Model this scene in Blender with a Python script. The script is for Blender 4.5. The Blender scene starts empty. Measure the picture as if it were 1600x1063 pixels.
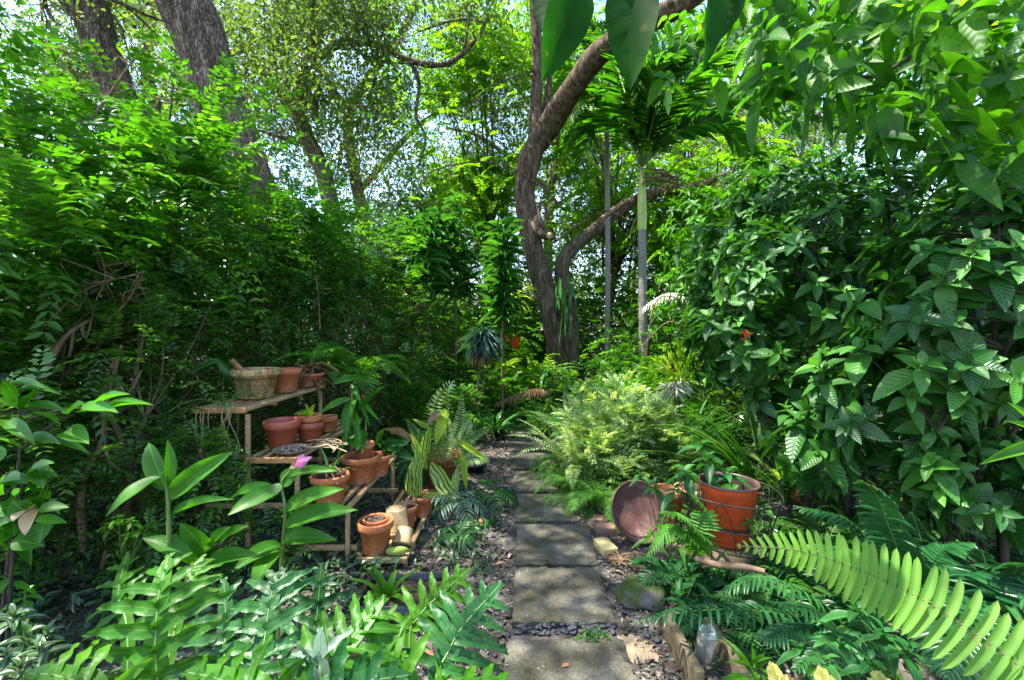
import bpy, bmesh, math, random
import numpy as np
from mathutils import Vector

# ------------------------------------------------------------------ camera, sky, sun
S = bpy.context.scene
COL = S.collection
F, CH, HY = 711.0, 1.45, 516.0        # focal length in photo pixels, eye height, horizon row
cam = bpy.data.cameras.new('camera'); co = bpy.data.objects.new('camera', cam); COL.objects.link(co)
cam.sensor_width = 36.0; cam.lens = 36.0 * F / 1600.0
cam.shift_y = -(531.5 - HY) / 1600.0
cam.clip_start = 0.02; cam.clip_end = 1000.0
co.location = (0, 0, CH); co.rotation_euler = (math.radians(90), 0, 0)
S.camera = co
SUN_AZ, SUN_EL = math.radians(-95.0), math.radians(66.0)      # azimuth from +Y towards +X
sd = Vector((math.sin(SUN_AZ) * math.cos(SUN_EL), math.cos(SUN_AZ) * math.cos(SUN_EL), math.sin(SUN_EL)))
W = bpy.data.worlds.new("World"); S.world = W; W.use_nodes = True
nt = W.node_tree; bg = nt.nodes['Background']
sky = nt.nodes.new('ShaderNodeTexSky'); sky.sky_type = 'NISHITA'; sky.sun_disc = False
sky.sun_elevation = SUN_EL; sky.sun_rotation = SUN_AZ
sky.air_density = 1.0; sky.dust_density = .8; sky.ozone_density = 1.0
nt.links.new(sky.outputs[0], bg.inputs[0]); bg.inputs[1].default_value = 0.15
sl = bpy.data.lights.new('sun', 'SUN'); sl.energy = 4.2; sl.angle = math.radians(0.5); sl.color = (1, .95, .86)
so = bpy.data.objects.new('sun', sl); COL.objects.link(so)
so.rotation_euler = sd.to_track_quat('Z', 'Y').to_euler(); so.location = (0, 0, 30)
S.view_settings.view_transform = 'Standard'; S.view_settings.look = 'None'
S.view_settings.gamma = 1.0; S.view_settings.exposure = 2.12
S.render.engine = 'CYCLES'
cy = S.cycles
cy.max_bounces = 8; cy.diffuse_bounces = 5; cy.glossy_bounces = 2; cy.transmission_bounces = 5
cy.transparent_max_bounces = 4; cy.sample_clamp_indirect = 6.0; cy.caustics_reflective = False; cy.caustics_refractive = False
cy.use_denoising = True

# ------------------------------------------------------------------ helpers
rng = np.random.default_rng(7); random.seed(7)
A = lambda *a: np.array(a, float)
def P(px, py, Y): return A((px - 800) / F * Y, Y, CH - (py - HY) / F * Y)
def nz(v): return v / np.maximum(np.linalg.norm(v, axis=-1, keepdims=True), 1e-9)
def U(a, b, n=None): return rng.uniform(a, b, n)
def tag(o, label=None, cat=None, group=None, kind=None):
    for k, v in (('label', label), ('category', cat), ('group', group), ('kind', kind)):
        if v: o[k] = v
    return o
def thing(name, loc, label, cat, group=None):
    o = bpy.data.objects.new(name, None); COL.objects.link(o); o.location = [float(x) for x in loc]
    o.empty_display_size = .1
    return tag(o, label, cat, group)

class G:
    def __init__(s): s.v = []; s.f = []; s.u = []; s.r = []; s.m = []; s.n = 0
    def add(s, V, Fc, UV=None, R=None, m=0):
        V = np.asarray(V, float).reshape(-1, 3); Fc = np.asarray(Fc, int).reshape(-1, 4)
        s.v.append(V); s.f.append(Fc + s.n); s.n += len(V)
        s.u.append(np.zeros((len(V), 2)) if UV is None else np.asarray(UV, float).reshape(-1, 2))
        s.r.append(np.full(len(V), .5) if R is None else np.broadcast_to(np.asarray(R, float), (len(V),)))
        s.m.append(np.full(len(Fc), m)); return s
    def build(s, name, mats, parent=None, smooth=True):
        V = np.concatenate(s.v); Fc = np.concatenate(s.f); UV = np.concatenate(s.u); R = np.concatenate(s.r); M = np.concatenate(s.m)
        if parent is not None: V = V - np.array(world_loc(parent))
        me = bpy.data.meshes.new(name); nf = len(Fc)
        me.vertices.add(len(V)); me.vertices.foreach_set('co', V.astype('f').ravel())
        me.loops.add(nf * 4); me.loops.foreach_set('vertex_index', Fc.astype('i').ravel())
        me.polygons.add(nf); me.polygons.foreach_set('loop_start', (np.arange(nf) * 4).astype('i'))
        me.polygons.foreach_set('loop_total', np.full(nf, 4, 'i'))
        if smooth: me.polygons.foreach_set('use_smooth', np.ones(nf, bool))
        me.update(calc_edges=True)
        uvl = me.uv_layers.new(name='UVMap'); uvl.data.foreach_set('uv', UV[Fc.ravel()].astype('f').ravel())
        at = me.attributes.new('rnd', 'FLOAT', 'POINT'); at.data.foreach_set('value', R.astype('f'))
        for mt in (mats if isinstance(mats, (list, tuple)) else [mats]): me.materials.append(mt)
        me.polygons.foreach_set('material_index', M.astype('i'))
        o = bpy.data.objects.new(name, me); COL.objects.link(o)
        if parent is not None: o.parent = parent
        return o
def world_loc(o):
    l = Vector(o.location); p = o.parent
    while p is not None: l = l + Vector(p.location); p = p.parent
    return l

def center_origin(o):
    me = o.data; n = len(me.vertices); a = np.empty(n * 3, 'f'); me.vertices.foreach_get('co', a); a = a.reshape(-1, 3)
    c = np.array([(a[:, 0].min() + a[:, 0].max()) / 2, (a[:, 1].min() + a[:, 1].max()) / 2, a[:, 2].min()], 'f')
    me.vertices.foreach_set('co', (a - c).ravel()); o.location = [float(x) for x in c]; return o

def tube(g, pts, rad, sides=6, m=0, r=.5, wob=0.0):
    pts = np.asarray(pts, float); n = len(pts); rad = np.broadcast_to(np.asarray(rad, float), (n,))
    t = np.gradient(pts, axis=0); t = nz(t)
    ref = A(0, 0, 1) if abs(t[0, 2]) < .8 else A(0, 1, 0)
    a = np.empty_like(t); a[0] = nz(np.cross(t[0], ref))
    for i_ in range(1, n): w_ = a[i_ - 1] - t[i_] * (a[i_ - 1] @ t[i_]); a[i_] = w_ / (math.sqrt(w_ @ w_) + 1e-9)
    b = np.cross(t, a)
    ph = np.linspace(0, 2 * math.pi, sides, endpoint=False)
    k = 1 + (wob * (np.sin(3 * ph[None] + np.arange(n)[:, None] * .5) + .6 * np.sin(2 * ph[None] - np.arange(n)[:, None] * .9)) if wob else 0)
    V = pts[:, None] + (a[:, None] * np.cos(ph)[None, :, None] + b[:, None] * np.sin(ph)[None, :, None]) * (rad[:, None] * k if wob else np.repeat(rad[:, None], sides, 1))[:, :, None]
    i = np.arange(n - 1)[:, None] * sides; j = np.arange(sides)[None]; j2 = (j + 1) % sides
    Fc = np.stack([i + j, i + j2, i + sides + j2, i + sides + j], -1).reshape(-1, 4)
    s = np.concatenate([[0], np.cumsum(np.linalg.norm(np.diff(pts, axis=0), axis=1))])
    UV = np.stack([np.repeat((ph / 6.283)[None], n, 0), np.repeat(s[:, None], sides, 1)], -1)
    g.add(V, Fc, UV, r, m)
def curve(pts, n=16):
    pts = [np.asarray(p, float) for p in pts]
    if len(pts) == 2: pts = [pts[0], (pts[0] + pts[1]) / 2, pts[1]]
    q = [2 * pts[0] - pts[1]] + pts + [2 * pts[-1] - pts[-2]]; q = np.array(q); k = len(pts) - 1
    T = np.linspace(0, k, n); i = np.minimum(T.astype(int), k - 1); t = (T - i)[:, None]
    p0, p1, p2, p3 = q[i], q[i + 1], q[i + 2], q[i + 3]
    return .5 * (2 * p1 + (p2 - p0) * t + (2 * p0 - 5 * p1 + 4 * p2 - p3) * t * t + (3 * p1 - p0 - 3 * p2 + p3) * t ** 3)
def lerpn(v, n): v = np.asarray(v, float); return np.interp(np.linspace(0, 1, n), np.linspace(0, 1, len(v)), v)

def box(g, c, s, rz=0.0, tilt=None, m=0, r=.5):
    v = np.array([[x, y, z] for x in (-.5, .5) for y in (-.5, .5) for z in (-.5, .5)]) * np.asarray(s, float)
    if tilt is not None:
        from mathutils import Euler
        M = np.array(Euler(tilt).to_matrix()); v = v @ M.T
    cz, sz = math.cos(rz), math.sin(rz); v = v @ np.array([[cz, -sz, 0], [sz, cz, 0], [0, 0, 1]]).T + np.asarray(c, float)
    g.add(v, [[0, 1, 3, 2], [4, 6, 7, 5], [0, 4, 5, 1], [2, 3, 7, 6], [0, 2, 6, 4], [1, 5, 7, 3]], None, r, m)
def lathe(g, prof, c=(0, 0, 0), sides=32, M=None, m=0, r=.5):
    prof = np.asarray(prof, float); ph = np.linspace(0, 2 * math.pi, sides, endpoint=False)
    V = np.stack([prof[:, 0][:, None] * np.cos(ph), prof[:, 0][:, None] * np.sin(ph), np.repeat(prof[:, 1][:, None], sides, 1)], -1).reshape(-1, 3)
    if M is not None: V = V @ np.array(M).T
    n = len(prof); i = np.arange(n - 1)[:, None] * sides; j = np.arange(sides)[None]; j2 = (j + 1) % sides
    g.add(V + np.asarray(c, float), np.stack([i + j, i + j2, i + sides + j2, i + sides + j], -1), None, r, m)
def bevel(o, w, seg=2):
    b = o.modifiers.new('bevel', 'BEVEL'); b.width = w; b.segments = seg; b.limit_method = 'ANGLE'; return o

# openings in the canopy: leaves above 3 m are left out of these sunbeams
SUNV = np.array(sd); GAPS = []
def gap(c, r): GAPS.append((A(*c), r))
def in_gap(p):
    m = np.zeros(len(p), bool)
    for c, r in GAPS:
        v = p - c; k = v @ SUNV; dd = np.linalg.norm(v - k[:, None] * SUNV, axis=1); a = np.arctan2(v[:, 1], v[:, 0])
        m |= (dd < r * (1 + .35 * np.sin(3 * a + c[0] * 9) + .2 * np.sin(7 * a))) & (p[:, 2] > 2.9)
    return m
for c, r in (((.75, 4.4, .6), .50), ((1.15, 4.9, .6), .45), ((.5, 5.2, .5), .3), ((.17, 3.18, 0), .17), ((-.22, 3.2, 0), .18), ((-.42, 2.9, 0), .10), ((-.55, 3.3, 0), .08), ((.12, 4.35, 0), .14), ((.0, 6.0, 0), .12), ((-.8, 1.3, .55), .14), ((-.95, 1.45, .5), .12),
             ((-.35, 1.25, .5), .10), ((-1.05, 3.25, .5), .14), ((-1.7, 3.1, 1.0), .10), ((-.8, 2.85, .2), .12), ((-.65, 4.1, .6), .25), ((1.5, 5.0, .9), .22), ((-1.3, 5.6, 1.6), .5), ((-1.0, 7.0, 1.5), .6), ((-2.2, 5.2, 3.2), .6), ((-2.6, 3.4, 2.9), .4), ((.3, 8, .8), .5), ((2.0, 6.6, 1.2), .5), ((-2.3, 2.5, 2.4), .35), ((.6, 1.9, 0), .1),
             ((1.9, 2.3, 1.2), .15), ((1.8, 3.2, 1.6), .25), ((1.3, 2.2, .4), .15), ((2.1, 4.2, 2.3), .4), ((.5, 7.2, .8), .9), ((1.8, 6.5, 1.), .7), ((-.6, 6.8, 1.), .6), ((2.5, 5.6, 1.3), .5), ((-2.2, 6.5, 3.8), .9), ((-1.6, 5.5, 2.), .6), ((-2.6, 4.4, 3.2), .5), ((1.2, 9.5, 1.5), .9)): gap(c, r)

# leaf templates: x across (-.5 .. .5 at the widest), y 0..1 along, z up
def leaf_tpl(rows, prof, fold=.15, arch=0.0, wave=0.0, wk=6.0, bend=0.0):
    t = np.linspace(0, 1, rows); w = np.array([prof(x) for x in t])
    V = []; UV = []
    for i, x in enumerate(t):
        for k, u in enumerate((-1, 0, 1)):
            V.append((u * w[i] * .5 + bend * x * x, x, fold * abs(u) * w[i] * .5 - arch * x * x + (wave * abs(u) * math.sin(wk * x * 3 + u) if wave else 0)))
            UV.append((.5 + u * .5 * max(w[i], .02), x))
    Fc = []
    for i in range(rows - 1):
        for k in range(2): a = i * 3 + k; Fc.append((a, a + 1, a + 4, a + 3))
    return np.array(V, float), np.array(Fc), np.array(UV, float)
def ov(x): return max(.02, math.sin(math.pi * min(1, x ** .75)) ** .8)
def lan(x): return max(.02, math.sin(math.pi * x ** .9) ** .9)
def strap(x): return max(.03, min(1, x * 7 + .45) * (1 - x ** 4) ** .8)
def pin(x): return max(.03, (1.08 - .22 * x) * min(1, x * 12 + .8) * (1 - x ** 7) ** .6)
def lobe(x): return max(.03, (.9 + .14 * math.sin(x * 15)) * min(1, .75 + x) * (1 - x ** 2.4) ** .75)
RHOMB = (A(0, 0, 0, -.5, .45, .08, 0, 1, -.05, .5, .45, .08).reshape(4, 3), np.array([[0, 3, 2, 1]]), A(.5, 0, 0, .45, .5, 1, 1, .45).reshape(4, 2))
T_OV = leaf_tpl(6, ov, .18, .06); T_OVS = leaf_tpl(4, ov, .15, .05); T_LAN = leaf_tpl(7, lan, .25, .05)
T_STRAP = leaf_tpl(7, strap, .35, 0); T_PIN = leaf_tpl(8, pin, .22, .06, 0, 6, .5); T_LOBE = leaf_tpl(12, lobe, .12, .06, .035, 5.0, .3)
T_GIN = leaf_tpl(10, lambda x: max(.02, math.sin(math.pi * min(1, x ** .85)) ** .75), .16, .16, .010, 4.0)
T_OVW = leaf_tpl(9, ov, .2, .06, .012, 5.0); T_BLADE = leaf_tpl(4, lan, .3, 0)

def inst(g, tpl, pos, d, nrm, L, Wd, R=None, droop=0.0, m=0):
    V, Fc, UV = tpl; pos = np.atleast_2d(pos); N = len(pos); k = len(V)
    d = nz(np.broadcast_to(d, (N, 3))); x = nz(np.cross(d, np.broadcast_to(nrm, (N, 3)))); z = np.cross(x, d)
    L = np.broadcast_to(L, (N,))[:, None, None]; Wd = np.broadcast_to(Wd, (N,))[:, None, None]
    O = pos[:, None] + d[:, None] * V[None, :, 1:2] * L + x[:, None] * V[None, :, 0:1] * Wd + z[:, None] * V[None, :, 2:3] * L
    O[:, :, 2] -= np.broadcast_to(droop, (N,))[:, None] * L[:, :, 0] * V[None, :, 1] ** 2
    R = U(0, 1, N) if R is None else np.broadcast_to(R, (N,))
    g.add(O, Fc[None] + np.arange(N)[:, None, None] * k, np.tile(UV, (N, 1)), np.repeat(R, k), m)

def frond(g, pts, n, plen, pw, tpl=None, ang=72, droop=.15, lift=.1, prof='fern', rach=.003, t0=.08, up=(0, 0, 1), m=0, mr=None, R=None, jit=.06, ns=24, rs=5):
    tpl = T_PIN if tpl is None else tpl
    c = curve(pts, ns); T = np.linspace(0, 1, ns); tan = nz(np.gradient(c, axis=0))
    t = np.linspace(t0, .985, n); f = lambda a: np.stack([np.interp(t, T, a[:, i]) for i in range(3)], -1)
    p = f(c); tg = nz(f(tan)); side = nz(np.cross(tg, np.broadcast_to(np.asarray(up, float), tg.shape))); nr = np.cross(side, tg)
    s = (t - t0) / (1 - t0)
    if prof == 'fern': L = plen * (np.minimum(1, .45 + s * 2.2)) * (1 - s ** 2.6) ** .75
    elif prof == 'palm': L = plen * (np.minimum(1, .55 + s * 1.6)) * (1 - .62 * s ** 2)
    elif prof == 'tri': L = plen * (1 - s ** 1.3) ** .8
    else: L = plen * np.ones(n) * (1 - .5 * s ** 3)
    L = np.maximum(L, plen * .07)
    base = U(0, 1) if R is None else R
    for sg in (-1, 1):
        a = np.radians(ang - 28 * s ** 2 + rng.normal(0, jit * 60, n))[:, None]
        d = sg * side * np.sin(a) + tg * np.cos(a) + nr * (lift + rng.normal(0, jit, n)[:, None])
        LL = L * (1 + rng.normal(0, jit, n))
        w = pw * (L / plen) ** (.5 if prof != 'palm' else .2) if prof != 'lobed' else pw
        tp = tpl if sg < 0 else (tpl[0] * A(-1, 1, 1), tpl[1], tpl[2])
        inst(g, tp, p, d, nr + side * sg * rng.normal(0, .15, n)[:, None], LL, w, np.clip(base + rng.normal(0, .12, n), 0, 1), droop, m)
    if rach > 0: tube(g, c, rach * np.linspace(1.2, .35, ns), rs, m if mr is None else mr, base)

def arch(base, az, L, el0=65, drop=1.0):
    """points of an arching frond from base, going out at azimuth az"""
    o = [np.asarray(base, float)]; el = math.radians(el0); k = 5; h = A(math.cos(az), math.sin(az), 0)
    for i in range(k):
        o.append(o[-1] + (h * math.cos(el) + A(0, 0, math.sin(el))) * L / k); el -= drop * .45
    return o

# ------------------------------------------------------------------ materials
def newmat(name):
    m = bpy.data.materials.new(name); m.use_nodes = True; n = m.node_tree
    return m, n, n.nodes, n.links
def leaf_mat(name, c1, c2, tr=.35, rough=.4, veins=0, vcol=None, vamt=.35, stripe=None, tint=1.0, c3=None, noise=.35, spec=.28, tcol=None, mid=.3, spots=.55, vb=.25, wavy=0, midc=(.22, .36, .10, 1)):
    m, n, N, Lk = newmat(name); b = N['Principled BSDF']; out = N['Material Output']
    at = N.new('ShaderNodeAttribute'); at.attribute_name = 'rnd'
    cr = N.new('ShaderNodeValToRGB'); cr.color_ramp.elements[0].color = (*c1, 1); cr.color_ramp.elements[1].color = (*c2, 1)
    cr.color_ramp.elements[0].position = .1; cr.color_ramp.elements[1].position = .9
    if c3: e = cr.color_ramp.elements.new(.97); e.color = (*c3, 1)
    Lk.new(at.outputs['Fac'], cr.inputs[0]); col = cr.outputs[0]
    geo = N.new('ShaderNodeNewGeometry')
    nx = N.new('ShaderNodeTexNoise'); nx.inputs['Scale'].default_value = 9; nx.inputs['Detail'].default_value = 3
    Lk.new(geo.outputs['Position'], nx.inputs['Vector'])
    mp = N.new('ShaderNodeMapRange'); mp.inputs[1].default_value = .3; mp.inputs[2].default_value = .7
    mp.inputs[3].default_value = 1 - noise; mp.inputs[4].default_value = 1 + noise; Lk.new(nx.outputs[0], mp.inputs[0])
    mx = N.new('ShaderNodeMix'); mx.data_type = 'RGBA'; mx.blend_type = 'MULTIPLY'; mx.inputs[0].default_value = 1
    Lk.new(col, mx.inputs[6]); Lk.new(mp.outputs[0], mx.inputs[7]); col = mx.outputs[2]
    def M(op, a, bb=None):
        q = N.new('ShaderNodeMath'); q.operation = op
        for i, x in enumerate((a, bb)):
            if x is None: continue
            if hasattr(x, 'links'): Lk.new(x, q.inputs[i])
            else: q.inputs[i].default_value = x
        return q.outputs[0]
    uv = N.new('ShaderNodeUVMap'); sp = N.new('ShaderNodeSeparateXYZ'); Lk.new(uv.outputs[0], sp.inputs[0])
    au = M('MULTIPLY', M('ABSOLUTE', M('SUBTRACT', sp.outputs[0], .5)), 2)
    if mid and not veins:
        m4 = N.new('ShaderNodeMix'); m4.data_type = 'RGBA'; Lk.new(M('MULTIPLY', M('LESS_THAN', au, .07), mid), m4.inputs[0]); Lk.new(col, m4.inputs[6]); m4.inputs[7].default_value = midc; col = m4.outputs[2]
    if wavy:
        wn = N.new('ShaderNodeTexNoise'); wn.inputs['Scale'].default_value = 28; wn.inputs['Detail'].default_value = 2; Lk.new(geo.outputs['Position'], wn.inputs['Vector'])
        wb = N.new('ShaderNodeBump'); wb.inputs['Strength'].default_value = wavy; wb.inputs['Distance'].default_value = .02; Lk.new(wn.outputs[0], wb.inputs['Height']); Lk.new(wb.outputs[0], b.inputs['Normal'])
    if spots:
        sn = N.new('ShaderNodeTexNoise'); sn.inputs['Scale'].default_value = 34; sn.inputs['Detail'].default_value = 2; Lk.new(geo.outputs['Position'], sn.inputs['Vector'])
        sm = N.new('ShaderNodeMapRange'); sm.inputs[1].default_value = .66; sm.inputs[2].default_value = .76; sm.inputs[4].default_value = spots; Lk.new(sn.outputs[0], sm.inputs[0])
        m5 = N.new('ShaderNodeMix'); m5.data_type = 'RGBA'; Lk.new(sm.outputs[0], m5.inputs[0]); Lk.new(col, m5.inputs[6]); m5.inputs[7].default_value = (.20, .15, .035, 1); col = m5.outputs[2]
    if veins:
        ph = M('MULTIPLY', M('SUBTRACT', sp.outputs[1], M('MULTIPLY', au, .22)), veins * 6.2832)
        sv = M('POWER', M('MAXIMUM', M('SINE', ph), 0.0), 5.0)
        mid = M('LESS_THAN', au, .06)
        vm = M('MAXIMUM', M('MULTIPLY', sv, .8), mid)
        m2 = N.new('ShaderNodeMix'); m2.data_type = 'RGBA'; Lk.new(M('MULTIPLY', vm, vamt), m2.inputs[0])
        Lk.new(col, m2.inputs[6]); m2.inputs[7].default_value = (*(vcol or (.25, .4, .12)), 1); col = m2.outputs[2]
        bp = N.new('ShaderNodeBump'); bp.inputs['Strength'].default_value = vb; bp.inputs['Distance'].default_value = .004
        Lk.new(M('MULTIPLY', M('SINE', ph), -1.0), bp.inputs['Height']); Lk.new(bp.outputs[0], b.inputs['Normal'])
    if stripe:
        st = M('GREATER_THAN', M('SINE', M('ADD', M('MULTIPLY', sp.outputs[0], stripe[1]), M('MULTIPLY', nx.outputs[0], 9.0))), stripe[2])
        m3 = N.new('ShaderNodeMix'); m3.data_type = 'RGBA'; Lk.new(st, m3.inputs[0]); Lk.new(col, m3.inputs[6])
        m3.inputs[7].default_value = (*stripe[0], 1); col = m3.outputs[2]
    Lk.new(col, b.inputs['Base Color']); b.inputs['Roughness'].default_value = rough
    b.inputs['Specular IOR Level'].default_value = spec
    if tr > 0:
        tl = N.new('ShaderNodeBsdfTranslucent'); g2 = N.new('ShaderNodeMix'); g2.data_type = 'RGBA'; g2.blend_type = 'MULTIPLY'; g2.inputs[0].default_value = 1
        Lk.new(col, g2.inputs[6]); g2.inputs[7].default_value = (*(tcol or (2.0, 2.1, .5)), 1); Lk.new(g2.outputs[2], tl.inputs[0])
        ms = N.new('ShaderNodeMixShader'); ms.inputs[0].default_value = tr
        Lk.new(b.outputs[0], ms.inputs[1]); Lk.new(tl.outputs[0], ms.inputs[2]); Lk.new(ms.outputs[0], out.inputs[0])
    return m
def rock_mat(name, stops, scale=6, stretch=(1, 1, 1), bump=.4, bdist=.01, rough=.85, detail=8, fine=60, spec=.3, warp=0.0, bscale=None, vor=None):
    """noise ramp through stops [(pos, rgb)], plus bump"""
    m, n, N, Lk = newmat(name); b = N['Principled BSDF']
    tc = N.new('ShaderNodeTexCoord'); mpg = N.new('ShaderNodeMapping'); mpg.inputs['Scale'].default_value = stretch
    Lk.new(tc.outputs['Object'], mpg.inputs[0])
    a = N.new('ShaderNodeTexNoise'); a.inputs['Scale'].default_value = scale; a.inputs['Detail'].default_value = detail; a.inputs['Roughness'].default_value = .65
    a.inputs['Distortion'].default_value = warp; Lk.new(mpg.outputs[0], a.inputs['Vector'])
    f = N.new('ShaderNodeTexNoise'); f.inputs['Scale'].default_value = fine; f.inputs['Detail'].default_value = 4; Lk.new(mpg.outputs[0], f.inputs['Vector'])
    mm = N.new('ShaderNodeMath'); mm.operation = 'MULTIPLY_ADD'; mm.inputs[1].default_value = .35; Lk.new(f.outputs[0], mm.inputs[0]); 
    m0 = N.new('ShaderNodeMath'); m0.operation = 'SUBTRACT'; m0.inputs[1].default_value = .175; Lk.new(a.outputs[0], m0.inputs[0]); Lk.new(m0.outputs[0], mm.inputs[2])
    cr = N.new('ShaderNodeValToRGB'); el = cr.color_ramp.elements
    el[0].position, el[0].color = stops[0][0], (*stops[0][1], 1); el[1].position, el[1].color = stops[-1][0], (*stops[-1][1], 1)
    for p, c in stops[1:-1]: e = el.new(p); e.color = (*c, 1)
    Lk.new(mm.outputs[0], cr.inputs[0]); Lk.new(cr.outputs[0], b.inputs['Base Color'])
    b.inputs['Roughness'].default_value = rough; b.inputs['Specular IOR Level'].default_value = spec
    h = mm.outputs[0]
    if vor:
        v = N.new('ShaderNodeTexVoronoi'); v.inputs['Scale'].default_value = vor; v.feature = 'DISTANCE_TO_EDGE'
        wv = N.new('ShaderNodeVectorMath'); wv.operation = 'ADD'; ns_ = N.new('ShaderNodeVectorMath'); ns_.operation = 'SCALE'; ns_.inputs['Scale'].default_value = .35
        Lk.new(a.outputs[1], ns_.inputs[0]); Lk.new(mpg.outputs[0], wv.inputs[0]); Lk.new(ns_.outputs[0], wv.inputs[1]); Lk.new(wv.outputs[0], v.inputs['Vector'])
        k = N.new('ShaderNodeMath'); k.operation = 'MINIMUM'; k.inputs[1].default_value = .16; Lk.new(v.outputs['Distance'], k.inputs[0])
        k2 = N.new('ShaderNodeMath'); k2.operation = 'MULTIPLY_ADD'; k2.inputs[1].default_value = 5.0; Lk.new(k.outputs[0], k2.inputs[0]); Lk.new(h, k2.inputs[2]); h = k2.outputs[0]
        mr = N.new('ShaderNodeMapRange'); mr.inputs[2].default_value = .14; mr.inputs[3].default_value = .45; mr.inputs[4].default_value = 1; Lk.new(v.outputs['Distance'], mr.inputs[0])
        mz = N.new('ShaderNodeMix'); mz.data_type = 'RGBA'; mz.blend_type = 'MULTIPLY'; mz.inputs[0].default_value = 1
        Lk.new(cr.outputs[0], mz.inputs[6]); Lk.new(mr.outputs[0], mz.inputs[7]); Lk.new(mz.outputs[2], b.inputs['Base Color'])
    bp = N.new('ShaderNodeBump'); bp.inputs['Strength'].default_value = bump; bp.inputs['Distance'].default_value = bdist
    Lk.new(h, bp.inputs['Height']); Lk.new(bp.outputs[0], b.inputs['Normal'])
    return m
def plain(name, c, rough=.5, metal=0, spec=.5, bump=0):
    d = [max(0, x * .75) for x in c]; e = [min(1, x * 1.2) for x in c]
    m = rock_mat(name, [(.3, d), (.7, e)], 12, bump=bump or .05, bdist=.003, rough=rough, spec=spec)
    m.node_tree.nodes['Principled BSDF'].inputs['Metallic'].default_value = metal; return m

M_hedge = leaf_mat('bright hedge leaf', (.026, .11, .006), (.055, .19, .010), .42, .45, c3=(.16, .34, .02))
M_small = leaf_mat('small dark hedge leaf', (.024, .082, .014), (.065, .17, .024), .34, .26, spec=.5, c3=(.10, .25, .02))
M_oakl = leaf_mat('oak leaf', (.05, .095, .022), (.11, .17, .045), .40, .45, c3=(.17, .23, .05), tcol=(2.0, 2.1, .8))
M_feather = leaf_mat('feathery leaf', (.09, .22, .010), (.17, .34, .015), .50, .5)
M_palm = leaf_mat('palm leaf', (.024, .11, .010), (.075, .23, .015), .50, .3, c3=(.12, .28, .02))
M_vein = leaf_mat('veined leaf', (.013, .070, .010), (.050, .175, .018), .25, .38, veins=9, vcol=(.09, .26, .07), vamt=.3, c3=(.10, .30, .03), spec=.35)
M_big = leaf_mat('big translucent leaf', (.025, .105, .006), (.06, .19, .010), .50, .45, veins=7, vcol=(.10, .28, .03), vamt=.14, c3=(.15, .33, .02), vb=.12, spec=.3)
M_fern = leaf_mat('fern leaf', (.035, .13, .015), (.08, .24, .03), .40, .5)
M_dfern = leaf_mat('dark fern leaf', (.012, .075, .022), (.03, .13, .035), .3, .3)
M_pfern = leaf_mat('pale fern leaf', (.12, .24, .055), (.46, .55, .32), .40, .5)
M_boston = leaf_mat('pale green pinna', (.09, .23, .022), (.14, .30, .035), .38, .5, noise=.2, veins=16, vcol=(.22, .40, .10), vamt=.3, vb=.15, tcol=(1.5, 1.7, .7), spots=.7)
M_brownf = leaf_mat('browned fern pinna', (.30, .30, .08), (.42, .38, .12), .35, .55)
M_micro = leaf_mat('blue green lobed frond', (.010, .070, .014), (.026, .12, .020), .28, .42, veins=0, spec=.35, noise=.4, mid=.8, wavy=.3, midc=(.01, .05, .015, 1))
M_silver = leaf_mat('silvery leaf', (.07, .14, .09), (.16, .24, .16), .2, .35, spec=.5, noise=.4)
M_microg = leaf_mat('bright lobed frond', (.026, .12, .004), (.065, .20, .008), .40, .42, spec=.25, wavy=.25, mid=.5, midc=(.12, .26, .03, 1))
M_ginger = leaf_mat('ginger leaf', (.022, .12, .006), (.05, .19, .010), .38, .42, noise=.25, spots=.4)
M_hangshade = leaf_mat('dark hanging leaf', (.006, .045, .002), (.012, .075, .003), .55, .6, veins=6, vcol=(.02, .12, .006), vamt=.15, vb=.06, spec=.12, spots=.3, tcol=(2.6, 2.6, .5))  # crown shade put into the colour, darker than the tree's other leaves
M_sap = leaf_mat('young shrub leaf', (.02, .11, .025), (.045, .17, .03), .28, .38)
M_gloss = leaf_mat('glossy strap leaf', (.02, .09, .02), (.05, .18, .03), .3, .25)
M_grass = leaf_mat('grassy blade', (.03, .13, .012), (.07, .21, .02), .38, .35, c3=(.3, .4, .1))
M_yel = leaf_mat('yellow green leaf', (.18, .32, .02), (.36, .46, .03), .45, .4)
M_blue = leaf_mat('blue green rosette', (.02, .07, .07), (.05, .13, .11), .15, .3)
M_var = leaf_mat('striped leaf', (.05, .18, .02), (.10, .26, .03), .38, .35, stripe=((.50, .55, .18), 26, .1))
M_varw = leaf_mat('white striped leaf', (.07, .2, .04), (.12, .28, .06), .35, .35, stripe=((.62, .66, .45), 11, .2))
M_cover = leaf_mat('ground cover leaf', (.015, .05, .018), (.04, .11, .03), .15, .28, stripe=((.12, .17, .11), 12, .6), spec=.4)
M_red = leaf_mat('red bract', (.38, .015, .008), (.5, .05, .015), .3, .5)
M_pink = leaf_mat('pink petal', (.62, .14, .40), (.8, .30, .6), .4, .4, tcol=(1.2, .9, 1.1))
M_white = leaf_mat('pale petal', (.7, .6, .55), (.8, .75, .7), .4, .4, tcol=(1, 1, 1))
M_dead = leaf_mat('dead leaf', (.16, .09, .045), (.34, .22, .12), .2, .7, tcol=(1.3, 1, .7))
M_tan = leaf_mat('dry tan leaf', (.42, .29, .16), (.56, .42, .26), .2, .75, tcol=(1.1, 1, .8), noise=.2)
M_grey = leaf_mat('bleached leaf', (.45, .5, .4), (.6, .62, .5), .3, .5, tcol=(1, 1, .8))
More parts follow.
